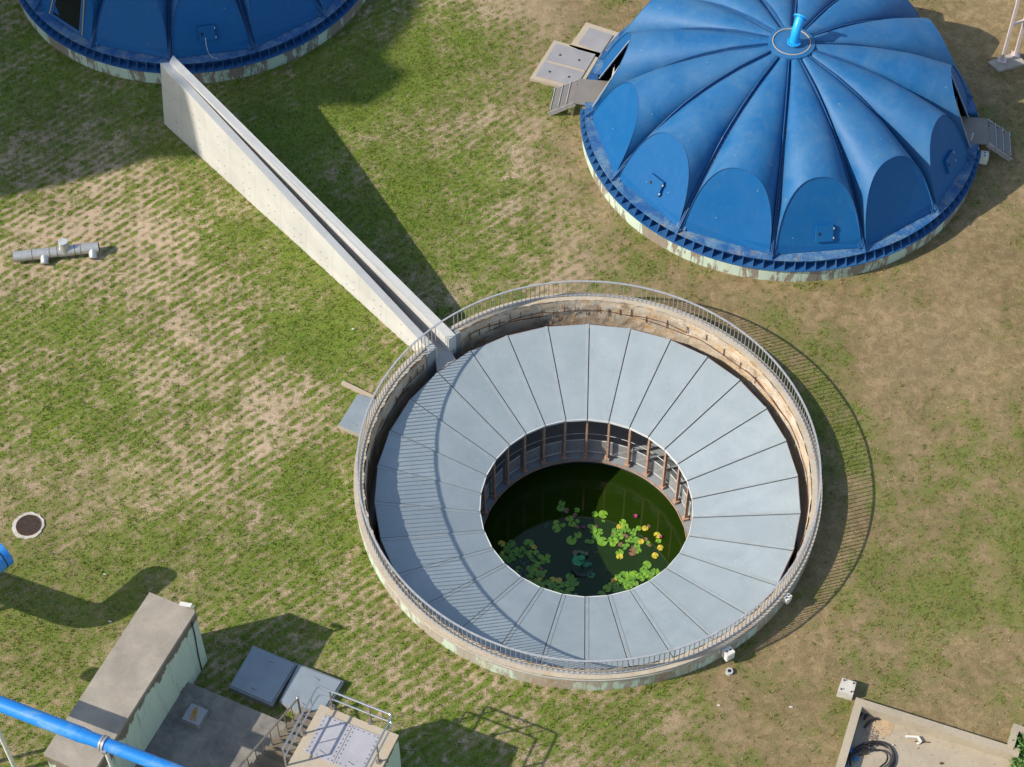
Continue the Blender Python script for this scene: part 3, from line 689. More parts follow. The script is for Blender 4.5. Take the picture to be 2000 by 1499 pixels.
def dome(name, label, c, angs, doors=(), hatches={}, window=None, rustf=0, gus=(180, 360)):
    t = thing(name, label, 'tank', (c[0], c[1], 0)); n = len(angs)
    MB().ring(c, [(8.7, -.3), (9.0, -.3), (9.0, .74), (8.7, .74)], 0, 360, 2).build('concrete_base', 'mint', t)
    dd = [((angs[d]+angs[(d+1) % n]+(360 if angs[(d+1) % n] < angs[d] else 0))/2) for d in doors]
    def inseg(a):
        return any(abs((a-x+180) % 360-180) < 6.3 for x in dd)
    # flange girder, interrupted at door openings
    segs = []; brk = sorted([(x % 360) for x in dd])
    if brk: segs = [(brk[i]+6.3, (brk[(i+1) % len(brk)]+(360 if i == len(brk)-1 else 0))-6.3) for i in range(len(brk))]
    else: segs = [(0, 360)]
    lo = MB(); up = MB(); we = MB()
    for a, b in segs:
        lo.ring(c, [(8.5, .745), (9.08, .745), (9.08, .785), (8.5, .785)], a, b, 2)
        we.ring(c, [(8.58, .79), (8.63, .79), (8.63, ZF-.045), (8.58, ZF-.045)], a, b, 2)
        up.ring(c, [(8.30, ZF-.04), (8.88, ZF-.04), (8.88, ZF), (8.30, ZF)], a, b, 2)
    lo.build('lower_flange', 'bluerib', t); we.build('girder_web', 'bluerib', t); up.build('upper_flange', 'flange', t)
    rest = MB(); cnt = 0
    for k in range(126):
        a = k*360/126+.7
        if inseg(a): continue
        g = MB(); p0, p1 = pol(c, 8.63, a), pol(c, 9.05, a); p2 = pol(c, 8.86, a)
        tx = Vector((-math.sin(R(a)), math.cos(R(a)), 0))*.011
        q = [(p0, .79), (p1, .79), (p2, ZF-.045), (p0, ZF-.045)]
        g.hexa([sp(z, *(p-tx)) for p, z in q], [sp(z, *(p+tx)) for p, z in q])
        if gus[0] < a < gus[1] and cnt < 90: g.build('gusset', 'bluerib', t); cnt += 1
        else: rest.add(g.v, g.f)
    rest.build('gusset', 'bluerib', t, kind='stuff')
    bo = MB()
    for k in range(252):
        a = k*360/252
        if inseg(a): continue
        for r in (8.66, 8.81): bo.disc(pol(c, r, a, ZF+.006), .016, 5, th=.012)
        if k % 2: bo.disc(pol(c, 8.98, a+.3, .79), .018, 5, th=.02)
    bo.build('bolt', 'bolt', t, kind='stuff')
    # vaulted petals
    NU, NR = 28, 26
    for i in range(n):
        A = angs[i]; B = angs[(i+1) % n]
        if B < A: B += 360
        mid = (A+B)/2; al = R((B-A)/2)*.945; rows = []
        for j in range(NU+1):
            u = -math.cos(pi*j/NU); rm = plate_rho(u, al); pr = []
            for k in range(NR+1):
                rho = .95+(rm-.95)*k/NR
                pr.append(pol(c, rho, mid+math.degrees(u*al), surf(rho, u)))
            rows.append(pr)
        mb = MB(); vs = [p for r_ in rows for p in r_]; m = NR+1
        fs = [(j*m+k, (j+1)*m+k, (j+1)*m+k+1, j*m+k+1) for j in range(NU) for k in range(NR)]
        mb.add(vs, fs, True); mb.build('petal_vault', 'blue', t)
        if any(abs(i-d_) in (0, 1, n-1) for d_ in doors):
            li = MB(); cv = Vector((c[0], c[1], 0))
            li.add([cv+(p-cv)*.985-Vector((0, 0, .05)) for p in vs], fs, True); li.build('inner_shell', 'black', t)  # black shell added under the vaults; its colour stands in for interior shade
        # end plate: the plane closing the vault
        rim = [r_[-1] for r_ in rows]; ctr = sum(rim, Vector())/len(rim)
        er = Vector((math.cos(R(mid)), math.sin(R(mid)), 0)); et = Vector((-er.y, er.x, 0)); up_ = (Vector((0, 0, 1))-er*KP).normalized()
        on = up_.cross(et)
        if on.dot(er) < 0: on = -on
        foot = rim[0].lerp(rim[-1], .5); ap = rim[NU//2]
        def pt(s_, h, o_=0): return foot+et*s_+(ap-foot)*h+on*o_
        if i in doors:
            # two side cheeks leave a tall opening
            sgN = 1 if et.y > 0 else -1
            def cheek(sg):
                half = rim[:NU//2+1] if sg < 0 else rim[NU//2:][::-1]
                if sg == sgN:
                    cut = [pt(sg*.62*(1-h), h) for h in (0.0, .3, .6, .9)]+[ap]; half = half[:-1]
                else:
                    k0 = int(len(half)*.48); half = half[:k0+1]
                    top_ = half[-1]; bot_ = pt(sg*1.27, 0); cut = [bot_.lerp(top_, f_) for f_ in (0, .35, .7)]+[top_]; half = half[:-1]
                poly = [v-on*.03 for v in half]+[v-on*.03 for v in cut[::-1]]
                b = MB(); k_ = len(poly); b.add(poly+[p-on*.03 for p in poly], [tuple(range(k_)), tuple(range(2*k_-1, k_-1, -1))]+[(x, (x+1) % k_, k_+(x+1) % k_, k_+x) for x in range(k_)])
                b.build('door_cheek', 'bluep', t)
                MB().tube([v for v in cut], .02, 6).build('opening_trim', 'ltgrey', t)
            cheek(-1); cheek(1)
        elif window is not None and i == window:
            poly = [v-on*.04 for v in rim]; k_ = len(poly); b = MB()
            b.add(poly+[p-on*.02 for p in poly], [tuple(range(k_)), tuple(range(2*k_-1, k_-1, -1))]+[(x, (x+1) % k_, k_+(x+1) % k_, k_+x) for x in range(k_)])
            ep = b.build('end_plate', 'bluep', t)
            fr = MB()
            for a_, b_ in (((-1.0, .04), (-.72, .80)), ((1.0, .04), (.72, .80)), ((-1.0, .04), (1.0, .04)), ((-.72, .80), (.72, .80))):
                fr.bar(pt(*a_, .0), pt(*b_, .0), .13, .09, on)
            w_ = fr.build('window_frame', 'bluerib', ep)
            g = MB(); g.hexa([pt(-.98, .06, -.02), pt(.98, .06, -.02), pt(.72, .79, -.02), pt(-.72, .79, -.02)], [pt(-.98, .06, .0), pt(.98, .06, .0), pt(.72, .79, .0), pt(-.72, .79, .0)])
            g.build('window_pane', 'glass', ep)
            for s_ in (-1.14, 1.14): MB().bar(pt(s_, .03, .02), pt(s_*.72, .80, .02), .05, .05, on).build('weather_strip', 'tan', ep)
        else:
            poly = [v-on*.03 for v in rim]; k_ = len(poly); b = MB()
            b.add(poly+[p-on*.02 for p in poly], [tuple(range(k_)), tuple(range(2*k_-1, k_-1, -1))]+[(x, (x+1) % k_, k_+(x+1) % k_, k_+x) for x in range(k_)])
            ep = b.build('end_plate', 'bluep', t)
            if i in hatches:
                s_, h, rt = hatches[i]; b = MB(); cc = pt(s_, h, .03)
                ex = et*.37; ey = (ap-foot).normalized()*.37
                if rt: ex, ey = (ex*math.cos(rt)+ey*math.sin(rt)), (ey*math.cos(rt)-ex*math.sin(rt))
                q = [cc-ex-ey, cc+ex-ey, cc+ex+ey, cc-ex+ey]; b.hexa([v-on*.06 for v in q], [v+on*.10 for v in q])
                hp = b.build('inspection_hatch', 'bluep', ep)
                MB().bar(cc-ex*.62-ey*.2+on*.10, cc-ex*.62+ey*.2+on*.10, .09, .03, on).build('latch', 'black', ep)
                for z_ in (-.6, .6): MB().bar(cc+ex*1.04+ey*(z_-.12)+on*.08, cc+ex*1.04+ey*(z_+.12)+on*.08, .05, .05, on).build('hinge', 'ltgrey', ep)
        # crease lip around the plate edge
        MB().tube([v+on*.004 for v in rim], .011, 5).build('edge_weld', 'bluerib', t)
    for a in angs:
        tx = Vector((-math.sin(R(a)), math.cos(R(a)), 0)); pts = []; st_ = None
        for k in range(15):
            rho = 1.0+(8.64-1.0)*k/14; pts.append(pol(c, rho, a, lerp_tab(rho, ZV)))
        mb = MB()
        for p, q in zip(pts, pts[1:]):
            e = Vector((0, 0, .035)); mb.bar(p+e, q+e, .46, .02)
            e2 = Vector((0, 0, .13))-tx*.06; mb.bar(p+e2, q+e2, .035, .20)
        # foot plate where the rib lands on the flange
        f0 = pol(c, 8.0, a, lerp_tab(8.0, ZV)+.1); f1 = pol(c, 8.86, a, ZF+.01)
        mb.bar(f0, f1, .03, .16)
        mb.build('rib', 'bluerib', t)
        bb = MB()
        for k in range(34):
            rho = 1.25+k*.2; p = pol(c, rho, a, lerp_tab(rho, ZV)+.055)+tx*.05; bb.disc(p, .017, 5, th=.02)
        bb.build('rib_bolt', 'paleb', t, kind='stuff')
    # hub
    hb = MB(); hb.ring(c, [(0.02, 5.2), (1.02, 5.2), (1.02, 5.50), (.84, 5.53), (.84, 5.50), (0.02, 5.62)], 0, 360, 6)
    hub = hb.build('hub', 'blue', t); MB().ring(c, [(.80, 5.515), (.84, 5.515), (.84, 5.55), (.80, 5.55)], 0, 360, 6).build('hub_seal', 'tan', hub)
    return t
D2 = (9.2, 19.56)
ang2 = [-178.2, -151.5, -124.8, -97.3, -70.9, -44.2, -18.8]
ang2 += [-18.8+28.6*k*.8766 for k in range(1, 8)]
ang2 = [a % 360 for a in ang2]; ang2.sort()
def idx(angs, deg):
    n = len(angs)
    for i in range(n):
        A = angs[i]; B = angs[(i+1) % n]; B += 360 if B < A else 0
        if A <= deg < B or A <= deg+360 < B: return i
dL, dR = idx(ang2, 170), idx(ang2, 353)
td = dome('domed_tank', 'blue tank with scalloped dome and cyan gooseneck pipe at its hub', D2, ang2, (dL, dR),
     {idx(ang2, 222): (.05, .30, .0), idx(ang2, 276): (.25, .25, 0), idx(ang2, 329): (.1, .33, 0)})
D1 = (-18.5, 31.66); ang1 = sorted([(-91.9+360/14*k) % 360 for k in range(14)])
dome('domed_tank', 'shaded blue domed tank in the top left corner with a dark window in one petal', D1, ang1, (),
     {idx(ang1, 281): (-.1, .30, 0)}, idx(ang1, 229), gus=(190, 350))

d1o = [o for o in COL.objects if o.name.startswith('domed_tank') and abs(o.location.x-D1[0]) < .1][0]
MB().tube([at(401, 74, 2.75), at(403, 90, 2.4), at(407, 104, 2.0), at(415, 113, 1.6), at(425, 115, 1.35)], .014, 5).build('cable', 'eave', d1o)

# gooseneck pipe on the hub of the sunny dome
t = thing('gooseneck_pipe', 'short cyan bent pipe with bolted flanges standing on the blue dome hub', 'pipe', (D2[0], D2[1]-.1, 5.6))
g0 = Vector((D2[0]+.08, D2[1]-.18, 5.60)); pts = [g0, g0+Vector((0, 0, .35))]
for k in range(1, 8):
    f = k/7*R(62); pts.append(g0+Vector((.42*(1-math.cos(f))*.85, .75*(1-math.cos(f)), .35+.85*math.sin(f))))
e = pts[-1]; dv = (pts[-1]-pts[-2]).normalized()
MB().tube(pts, .20, 16).build('bend', 'cyan', t)
b = MB(); b.disc(g0+Vector((0, 0, .10)), .31, 20, th=.06); b.build('base_flange', 'cyan', t)
b = MB(); b.disc(e+dv*.03, .32, 20, dv, .07); b.build('end_flange', 'cyan', t)
b = MB()
sd = dv.cross(Vector((0, 0, 1))).normalized(); u_ = sd.cross(dv)
for k in range(12):
    a = 2*pi*k/12; b.disc(e+dv*.03+(sd*math.cos(a)+u_*math.sin(a))*.27, .022, 6, dv, .1)
    b.disc(g0+Vector((math.cos(a)*.27, math.sin(a)*.27, .11)), .02, 6, th=.09)
b.build('bolt', 'bolt', t)

# stairs, ladders and landings at the two door openings
def door_stairs(deg, name, lab, flip):
    c = D2; er = Vector((math.cos(R(deg)), math.sin(R(deg)), 0)); et = Vector((-er.y, er.x, 0)); cc = Vector((c[0], c[1], 0))
    t = thing('steel_steps', lab, 'steps', cc+er*9.2)
    def P(r, s_, z): return cc+er*r+et*s_+Vector((0, 0, z))
    MB().hexa([P(7.9, -.88, .98), P(9.35, -.80, .98), P(9.35, .80, .98), P(7.9, .88, .98)], [P(7.9, -.88, 1.03), P(9.35, -.80, 1.03), P(9.35, .80, 1.03), P(7.9, .88, 1.03)]).build('landing', 'tread', t)
    for k in range(3):
        r = 9.38+.36*k; z = .80-.24*k
        b = MB(); b.hexa([P(r, -.74, z), P(r+.36, -.74, z), P(r+.36, .74, z), P(r, .74, z)], [P(r, -.74, z+.03), P(r+.36, -.74, z+.03), P(r+.36, .74, z+.03), P(r, .74, z+.03)])
        b.build('tread', 'tread', t)
        MB().bar(P(r+.35, -.74, z+.04), P(r+.35, .74, z+.04), .03, .05).build('nosing', 'ltgrey', t)
    for s_ in (-.77, .77):
        MB().bar(P(9.3, s_, .95), P(10.5, s_, .08), .04, .22).build('stringer', 'steel', t)
    for s_ in (-.6, .6): MB().bar(P(9.45, s_, -.1), P(9.45, s_, .9), .06, .06, (1, 0, 0)).build('leg', 'steel', t)
    t2 = thing('door_gate', lab[1], 'railing', (0, 0, 0)) if False else None
    return P
PL = door_stairs(170.0, 'a', 'dusty steel steps and landing beside the pale hatch slab, left of the sunny dome', 1)
PR = door_stairs(354.0, 'b', 'grey steel steps in shade on the right side of the sunny dome', -1)
for P, lb in ((PL, 'white inner guard rail seen through the left opening of the sunny dome'), (PR, 'white inner guard rail seen through the right opening of the sunny dome')):
    t = thing('guard_rail', lb, 'railing', P(7.7, 0, 1.03)); b = MB()
    for s_ in (-.7, -.2, .3, .8): b.bar(P(7.75, s_, 1.05), P(7.75, s_, 2.15), .05, .05, (1, 0, 0))
    b.build('upright', 'eave', t)
    for z in (1.25, 1.55, 1.85, 2.15):
        MB().bar(P(7.75, -.8, z), P(7.75, .9, z), .05, .05).build('cross_bar', 'eave', t)
    o = MB().bar(P(7.95, .1, 1.06), P(7.70, -.02, 2.0), .10, .06).build('tool', 'yellow', origin=P(7.9, .1, 1.06))
    tag(o, 'yellow and black tool leaning in the %s opening of the sunny dome' % ('left' if P is PL else 'right'), 'tool')
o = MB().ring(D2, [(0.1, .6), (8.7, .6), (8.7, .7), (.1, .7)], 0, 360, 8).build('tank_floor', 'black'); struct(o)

# equipment boxes on walls
def wbox(deg, c, r, z, size, lab, name='junction_box', mat='plastic'):
    p = pol(c, r, deg, z); t = thing(name, lab, 'box', p)
    MB().box(p, size, R(deg)).build('case', mat, t)
    q = pol(c, r+size[0]/2+.012, deg, z); MB().box(q, (.02, size[1]*.82, size[2]*.8), R(deg)).build('lid', mat, t)
    b = MB()
    for s_ in (-.28, .28): b.box(pol(c, r, deg+s_*size[1]*5, z+size[2]/2+.01), (.06, .05, .03), R(deg))
    b.build('vent_cap', 'bolt', t)
wbox(-57.5, C0, 9.36, .48, (.34, .36, .42), 'white junction box with two dark caps fixed low outside the ring tank wall')
wbox(-37.5, C0, 9.30, .72, (.24, .30, .26), 'small white box on the lower right outside of the ring tank wall')
wbox(-12.8, D2, 9.28, .45, (.34, .40, .45), 'off white box on the sunny dome base under the right steps')
pp = PR(8.45, -1.15, 1.75)
o = MB().box(pp, (.03, .18, .34), R(-25)).build('notice_plate', 'plastic', origin=pp); tag(o, 'small white notice plate beside the right opening of the sunny dome', 'sign')

# ------------------------------------------------------------ slabs and hatches around
def quad(pts, z0, z1): return MB().prism([(p.x, p.y) for p in pts], z0, z1)
def inset(pts, f):
    c = sum(pts, Vector())/len(pts); return [c+(p-c)*f for p in pts]
def hatchslab(px, z, lab, f=.88, mat='pad', lid='hatch', lidh=.05, cat='hatch', handles=True, grp=None):
    pts = [at(u, v, z) for u, v in px]
    ar = sum(pts[i].x*pts[(i+1) % 4].y-pts[(i+1) % 4].x*pts[i].y for i in range(4))
    if ar < 0: pts = pts[::-1]
    t = thing('ground_hatch', lab, cat, (pts[0].x, pts[0].y, 0), grp)
    quad(pts, -.1, z).build('kerb_frame', mat, t); ins = inset(pts, f)
    quad(ins, z+.003, z+lidh).build('lid', lid, t)
    if handles:
        c = sum(pts, Vector())/4; d = (ins[1]-ins[0]).normalized(); e = (ins[3]-ins[0]).normalized()
        for s_ in (-1, 1):
            p = c+e*s_*(ins[3]-ins[0]).length*.36; p.z = z+lidh+.02
            MB().bar(p-d*.12, p+d*.12, .03, .03).build('handle', 'steel', t)
    return t
hatchslab(((494, 1261), (581, 1297), (531, 1379), (447, 1342)), .25, 'square blue grey metal hatch fully in shade beside the mint building', .93, 'patch')
hatchslab(((583, 1297), (671, 1331), (619, 1414), (545, 1371)), .25, 'square grey metal hatch in sunlight next to the stair railing', .93, 'patch')
hatchslab(((699, 770), (740, 782), (720, 858), (660, 832)), .20, 'grey metal hatch touching the left side of the ring tank wall', .96, 'pad')
hatchslab(((1082, 79), (1174, 104), (1130, 178), (1035, 153)), .16, 'wide tan slab with two grey hatch leaves left of the sunny dome', .84, 'tan', 'strawplate', handles=False)
hatchslab(((1145, 44), (1215, 66), (1180, 118), (1112, 90)), .16, 'smaller tan slab with straw on its lids near the top of the sunny dome', .66, 'tan', 'strawplate', handles=False)
wc = [at(1082, 79, .215), at(1174, 104, .215), at(1130, 178, .215), at(1035, 153, .215)]
ws = bpy.data.objects['ground_hatch.003']
MB().bar(wc[0].lerp(wc[3], .52).lerp(wc[1].lerp(wc[2], .52), .1), wc[0].lerp(wc[3], .52).lerp(wc[1].lerp(wc[2], .52), .9), .10, .02).build('divider', 'tan', ws)
for f_, g_ in ((.3, .28), (.3, .68), (.74, .28), (.74, .68)):
    q_ = wc[0].lerp(wc[3], f_).lerp(wc[1].lerp(wc[2], f_), g_); MB().box(q_, (.10, .10, .02), .4).build('pull_slot', 'bolt', ws)
# manhole
pm = at(55, 1028); t = thing('manhole', 'round brown iron manhole cover in a ragged white concrete collar', 'manhole cover', (pm.x, pm.y, 0))
n = 60; vs = []
for k in range(n):
    a = 2*pi*k/n; r = .62*(1+.02*math.sin(a*5)+.02*math.sin(a*13+2)+random.uniform(-.025, .025)); vs.append((pm.x+r*math.cos(a), pm.y+r*math.sin(a)))
MB().prism(vs, -.1, .045).build('collar', 'white_block', t)
MB().disc((pm.x+.02, pm.y, .055), .46, 40, th=.03).build('cover', 'iron', t)
MB().ring((pm.x+.02, pm.y), [(.46, .046), (.485, .046), (.485, .075), (.46, .075)], 0, 360, 9).build('rim', 'rust', t)
# small drain cap
pm = at(1424, 1314); t = thing('drain_cap', 'small round grey drain cap in the brown grass below the ring tank', 'drain', (pm.x, pm.y, 0))
MB().disc((pm.x, pm.y, .05), .14, 16, th=.16).build('pipe_stub', 'ltgrey', t); MB().disc((pm.x, pm.y, .135), .07, 10, th=.01).build('opening', 'black', t)
# stone edging by the side hatch
pts = [at(668, 748, .04), at(700, 763, .04), at(730, 778, .04)]; o = MB().bar(pts[0], pts[2], .18, .12).build('edging_stone', 'tan', origin=pts[0])
tag(o, 'tan strip of stone edging running to the ring tank above its side hatch', 'edging')

# silver pipe fitting on the lawn
z = .36; a, b = at(27, 502, z), at(193, 483, z); d = (b-a).normalized(); sd = Vector((-d.y, d.x, 0)); L = (b-a).length
t = thing('pipe_fitting', 'silver steel pipe with stub branches lying on the striped lawn', 'pipe', (a.x, a.y, 0))
MB().tube([a, b], .235, 24).build('barrel', 'silver', t)
b_ = MB(); b_.tube([a-d*.004, a+d*.003], .2, 20); b_.tube([b-d*.003, b+d*.006], .215, 20); b_.build('open_end', 'black', t)
for f in (.22, .425, .515, .72, .79): p = a+d*L*f; MB().ring((0, 0), [(0, 0)]*3, 0, 1, 1) if False else MB().tube([p-d*.012, p+d*.012], .243, 24).build('weld_seam', 'weld', t)
p = a+d*L*.60; q = p+Vector((0, .05, .52)); MB().tube([p, p.lerp(q, .5), q], [.26, .215, .20], 20).build('top_branch', 'silver', t)
MB().disc(q+Vector((0, 0, .02)), .215, 20, (0, .1, 1), .04).build('blank_cap', 'ltgrey', t)
for f in (.36, .93):
    p = a+d*L*f; q = p+Vector((.02, -.36, -.22)); MB().tube([p, p.lerp(q, .6), q, q+(q-p).normalized()*.05], [.24, .19, .18, .21], 18).build('side_branch', 'silver', t)

# ------------------------------------------------------------ mint building bottom left
az = R(-24.3); e1 = Vector((math.cos(az), math.sin(az), 0)); e2 = Vector((math.sin(az), -math.cos(az), 0))   # e1 right, e2 toward viewer
ZB = 3.6; F = at(292, 1157, ZB); Rr = at(383, 1193, ZB); Wd = (Rr-F).length; LB = 7.0
t = thing('concrete_hut', 'long flat roofed concrete hut with mint walls peeling along the eaves', 'building', (F.x, F.y, 0))
q = [F, F+e2*LB, F+e2*LB+e1*Wd, F+e1*Wd]; ins = [F+e1*.02+e2*.02, F+e2*LB+e1*.02-e2*.02, F+e2*LB+e1*(Wd-.02)-e2*.02, F+e1*(Wd-.02)+e2*.02]
quad(ins, -.1, ZB-.18).build('wall', 'minthouse', t); quad(q, ZB-.177, ZB).build('roof_slab', 'roofconc', t)
c1 = F+e1*(Wd+.01)+e2*.35
MB().tube([sp(ZB-.2, *(c1)), sp(2.4, *(c1+e2*.02)), sp(1.3, *(c1+e2*.1)), sp(.1, *(c1+e2*.12))], .022, 6).build('cable', 'black', t)
# floodlight at the corner
p = F+e1*(Wd-.02)+e2*.03; p.z = ZB; t = thing('floodlight', 'white floodlight on a short bracket at the hut roof corner', 'lamp', p)
MB().tube([p-Vector((0, 0, .45)), p+Vector((0, 0, .38))], .035, 8).build('pole', 'steel', t)
MB().tube([p+Vector((0, 0, .3)), p+Vector((-.12, 0, .34))], .03, 8).build('bracket', 'steel', t)
h = p+Vector((-.30, .10, .32)); MB().box(h, (.44, .15, .05), R(-12)).build('head', 'plastic', t); MB().box(h-Vector((0, 0, .036)), (.38, .11, .02), R(-12)).build('lens', 'glass', t)

# low platform beside it, up to the stairs
ZP = .60; K = at(374, 1335, ZP); K2 = F+e1*(Wd-.02); s0 = (K-K2).dot(e2)
a0_ = Vector((K2.x, K2.y, 0))+e2*s0; LP = 5.0
STW = at(574, 1409, .6); wp = (STW-a0_).dot(e1)
q = [a0_, a0_+e2*LP, a0_+e2*LP+e1*(wp+.3), a0_+e1*(wp+.3)]
t = thing('low_platform', 'low dark stained concrete platform between the hut and the stairs', 'platform', a0_)
quad(q, -.1, ZP).build('slab', 'platform', t)
pc = at(382, 1399, ZP); t = thing('access_cover', 'small pale square cover lying on the dark platform', 'hatch', (pc.x, pc.y, ZP))
sq = [pc+e1*x+e2*y for x, y in ((-.42, -.42), (-.42, .42), (.42, .42), (.42, -.42))]
quad(sq, ZP+.003, ZP+.10).build('frame', 'platform', t); quad(inset(sq, .82), ZP+.103, ZP+.13).build('lid', 'deckplate', t)
for k, (x, y, aa, l) in enumerate(((.02, -.02, 1.15, .55), (-.06, .05, 1.4, .42))):
    c = pc+e1*x+e2*y; c.z = ZP+.155+.03*k; dv = (e1*math.cos(aa)+e2*math.sin(aa))*l/2
    o = MB().bar(c-dv, c+dv, .07, .025).build('board', 'orange', origin=c); tag(o, 'longer orange board on the pale cover' if k == 0 else 'shorter orange board crossing the longer one on the pale cover', 'board')

# raised deck with hatch, rails and stairs
ZD = 3.25; FL = at(626, 1376, ZD); FR = at(779, 1436, ZD); WD = (FR-FL).length; LD = 4.5
d1 = (FR-FL).normalized(); d2 = Vector((d1.y, -d1.x, 0))
def DK(x, y, z=ZD): return Vector((FL.x, FL.y, 0))+d1*x+d2*y+Vector((0, 0, z))
t = thing('raised_deck', 'tan topped concrete block with mint sides carrying steel cover plates', 'platform', DK(0, 0, 0))
quad([DK(.02, .02), DK(.02, LD-.02), DK(WD-.02, LD-.02), DK(WD-.02, .02)], -.1, ZD-.12).build('wall', 'minthouse', t)
quad([DK(0, 0), DK(0, LD), DK(WD, LD), DK(WD, 0)], ZD-.117, ZD).build('deck_slab', 'tan', t)
def inv(u, v, z=ZD): p = at(u, v, z)-Vector((FL.x, FL.y, z)); return p.dot(d1), p.dot(d2)
x0, y0 = inv(634, 1396); x1, _ = inv(689, 1419.5); x2, _ = inv(744, 1441); _, y1 = inv(593, 1469)
for xa, xb, lab in ((x0, x1-.01, 'steel cover plate on the tan deck, the leaf nearer the stairs'), (x1+.01, x2, 'steel cover plate on the tan deck, the leaf nearer the outer wall')):
    tt = thing('cover_plate', lab, 'hatch', DK(xa, y0)); mb = MB(); mb.prism([tuple(DK(x, y)[:2]) for x, y in ((xa, y0), (xa, y1), (xb, y1), (xb, y0))], ZD+.004, ZD+.03)
    mb.build('sheet', 'deckplate', tt); b = MB()
    for k in range(9):
        yy = y0+.08+(y1-y0-.16)*k/8
        for xx in (xa+.08, xb-.08): MB().disc(DK(xx, yy, ZD+.034), .022, 6, th=.012).build('rivet', 'bolt', tt)
    for k in range(1, 5):
        xx = xa+(xb-xa)*k/5
        for yy in (y0+.08, y1-.08): MB().disc(DK(xx, yy, ZD+.034), .02, 6, th=.012).build('rivet', 'bolt', tt)
    MB().bar(DK((xa+xb)/2-.12, y1-.25, ZD+.05), DK((xa+xb)/2+.12, y1-.2, ZD+.05), .02, .02).build('handle', 'steel', tt)
t = thing('deck_railing', 'polished steel tube railing with two rails round the tan deck', 'railing', DK(0, 0))
ax, ay = inv(620, 1340, ZD+1.2); bx, by = inv(766, 1398, ZD+1.2)
def loop(z, yl, yr): 
    r = .14; pts = [DK(ax, yl, z)]
    for k in range(5): a = k/4*pi/2; pts.append(DK(ax+r-r*math.cos(a), ay+r-r*math.sin(a), z))
    for k in range(5): a = k/4*pi/2; pts.append(DK(bx-r+r*math.sin(a), ay+r-r*math.cos(a), z))
    pts.append(DK(bx, yr, z)); return pts
xe, ye = inv(549, 1463, ZD+1.2)
b = MB(); b.tube(loop(ZD+1.2, ye, LD-.2), .038, 10); b.tube([DK(ax, ye, ZD+1.22), DK(ax, ye, ZD)], .038, 10); b.build('top_rail', 'chrome', t)
MB().tube(loop(ZD+.62, ye, LD-.2), .032, 10).build('mid_rail', 'chrome', t)
for u, v, sd in ((645.4, 1388, 0), (721, 1418, 0), (594, 1434, 1), (747, 1491, 2)):
    x, y = inv(u, v); px = {0: (x, ay), 1: (ax, y), 2: (bx, y)}[sd]
    b = MB(); b.tube([DK(*px, ZD), DK(*px, ZD+1.2)] , .036, 8); b.disc(DK(*px, ZD+.012), .11, 14, th=.02); b.build('post', 'stain', t)
for f in (.42, .86): x = ax+(bx-ax)*f; MB().tube([DK(x, ay, ZD+.62), DK(x, ay, ZD+1.2)], .02, 6).build('spindle', 'stain', t)
for x, y in ((ax, .45), (ax, 1.9), (bx, .3), (bx, 2.2)): MB().tube([DK(x, y, ZD+.62), DK(x, y, ZD+1.2)], .02, 6).build('spindle', 'stain', t)
# stairs: rise toward the viewer along the deck
RN, RS = .50, .285; s1 = at(574, 1409, .6); fx = (s1-Vector((FL.x, FL.y, .6))).dot(d1); fy = (s1-Vector((FL.x, FL.y, .6))).dot(d2)
t = thing('concrete_stairs', 'dark stained concrete stairs climbing between the platform and the tan deck', 'stairs', DK(fx, fy, 0))
xl = fx-.10; b = MB(); tops = []
for k in range(-2, 9):
    z = .6+RS*k; y = fy-RN*.55+RN*k; ye_ = y+RN if k < 8 else y+3.0
    b.prism([tuple(DK(x, yy)[:2]) for x, yy in ((xl, y), (xl, ye_), (-.003, ye_), (-.003, y))], max(-.1, z-.9) if k < 8 else z-.3, z); 
b.build('flight', 'stair', t)
t = thing('stair_railing', 'dull steel stair railing with ball topped end posts beside the dark platform', 'railing', DK(fx, fy, .6))
xr = fx; za = .6+.98
top0 = DK(xr, fy-RN*.9, .6-.28*.9+1.15); top1 = DK(xr, fy+RN*9.6, .6+RS*9.6+.9)
topA = at(579.5, 1359, 1.75); topB = at(440, 1474, 4.3)
hA = Vector((xr, (topA-Vector((FL.x, FL.y, 0))).dot(d2), 0)); 
def on_line(u, v):
    """height and run of a sight line in the railing's vertical plane"""
    best = None
    for i in range(600):
        z = .5+i*.01; p = at(u, v, z); x_ = (p-Vector((FL.x, FL.y, 0))).dot(d1)
        if best is None or abs(x_-xr) < best[0]: best = (abs(x_-xr), z, (p-Vector((FL.x, FL.y, 0))).dot(d2))
    return best
z9 = .6+RS*8
TA = DK(xr, fy-RN*.95, .6-RS*.95+1.15); TB = DK(xr, fy+RN*9.0, z9+1.1)
MB().tube([TA, TB], .036, 10).build('handrail', 'stain', t)
MB().tube([TA-Vector((0, 0, 1.15)), TA], .045, 10).build('end_post', 'stain', t); MB().ball(TA+Vector((0, 0, .07)), .075, 12).build('ball_cap', 'chrome', t)
MB().tube([TB-Vector((0, 0, 1.15)), TB], .045, 10).build('end_post', 'stain', t); MB().ball(TB+Vector((0, 0, .07)), .075, 12).build('ball_cap', 'chrome', t)
MB().tube([TB, TB+d2*1.5], .036, 10).build('level_rail', 'chrome', t)
for k in range(0, 9):
    y = fy+RN*k; f = (y-(fy-RN*.95))/(RN*9.95); zt = TA.z+(TB.z-TA.z)*f
    b = MB(); b.tube([DK(xr, y, .6+RS*min(k, 8)), DK(xr, y, zt)], .022, 8); b.disc(DK(xr, y, .6+RS*min(k, 8)+.01), .05, 8, th=.02); b.build('baluster', 'stain', t)

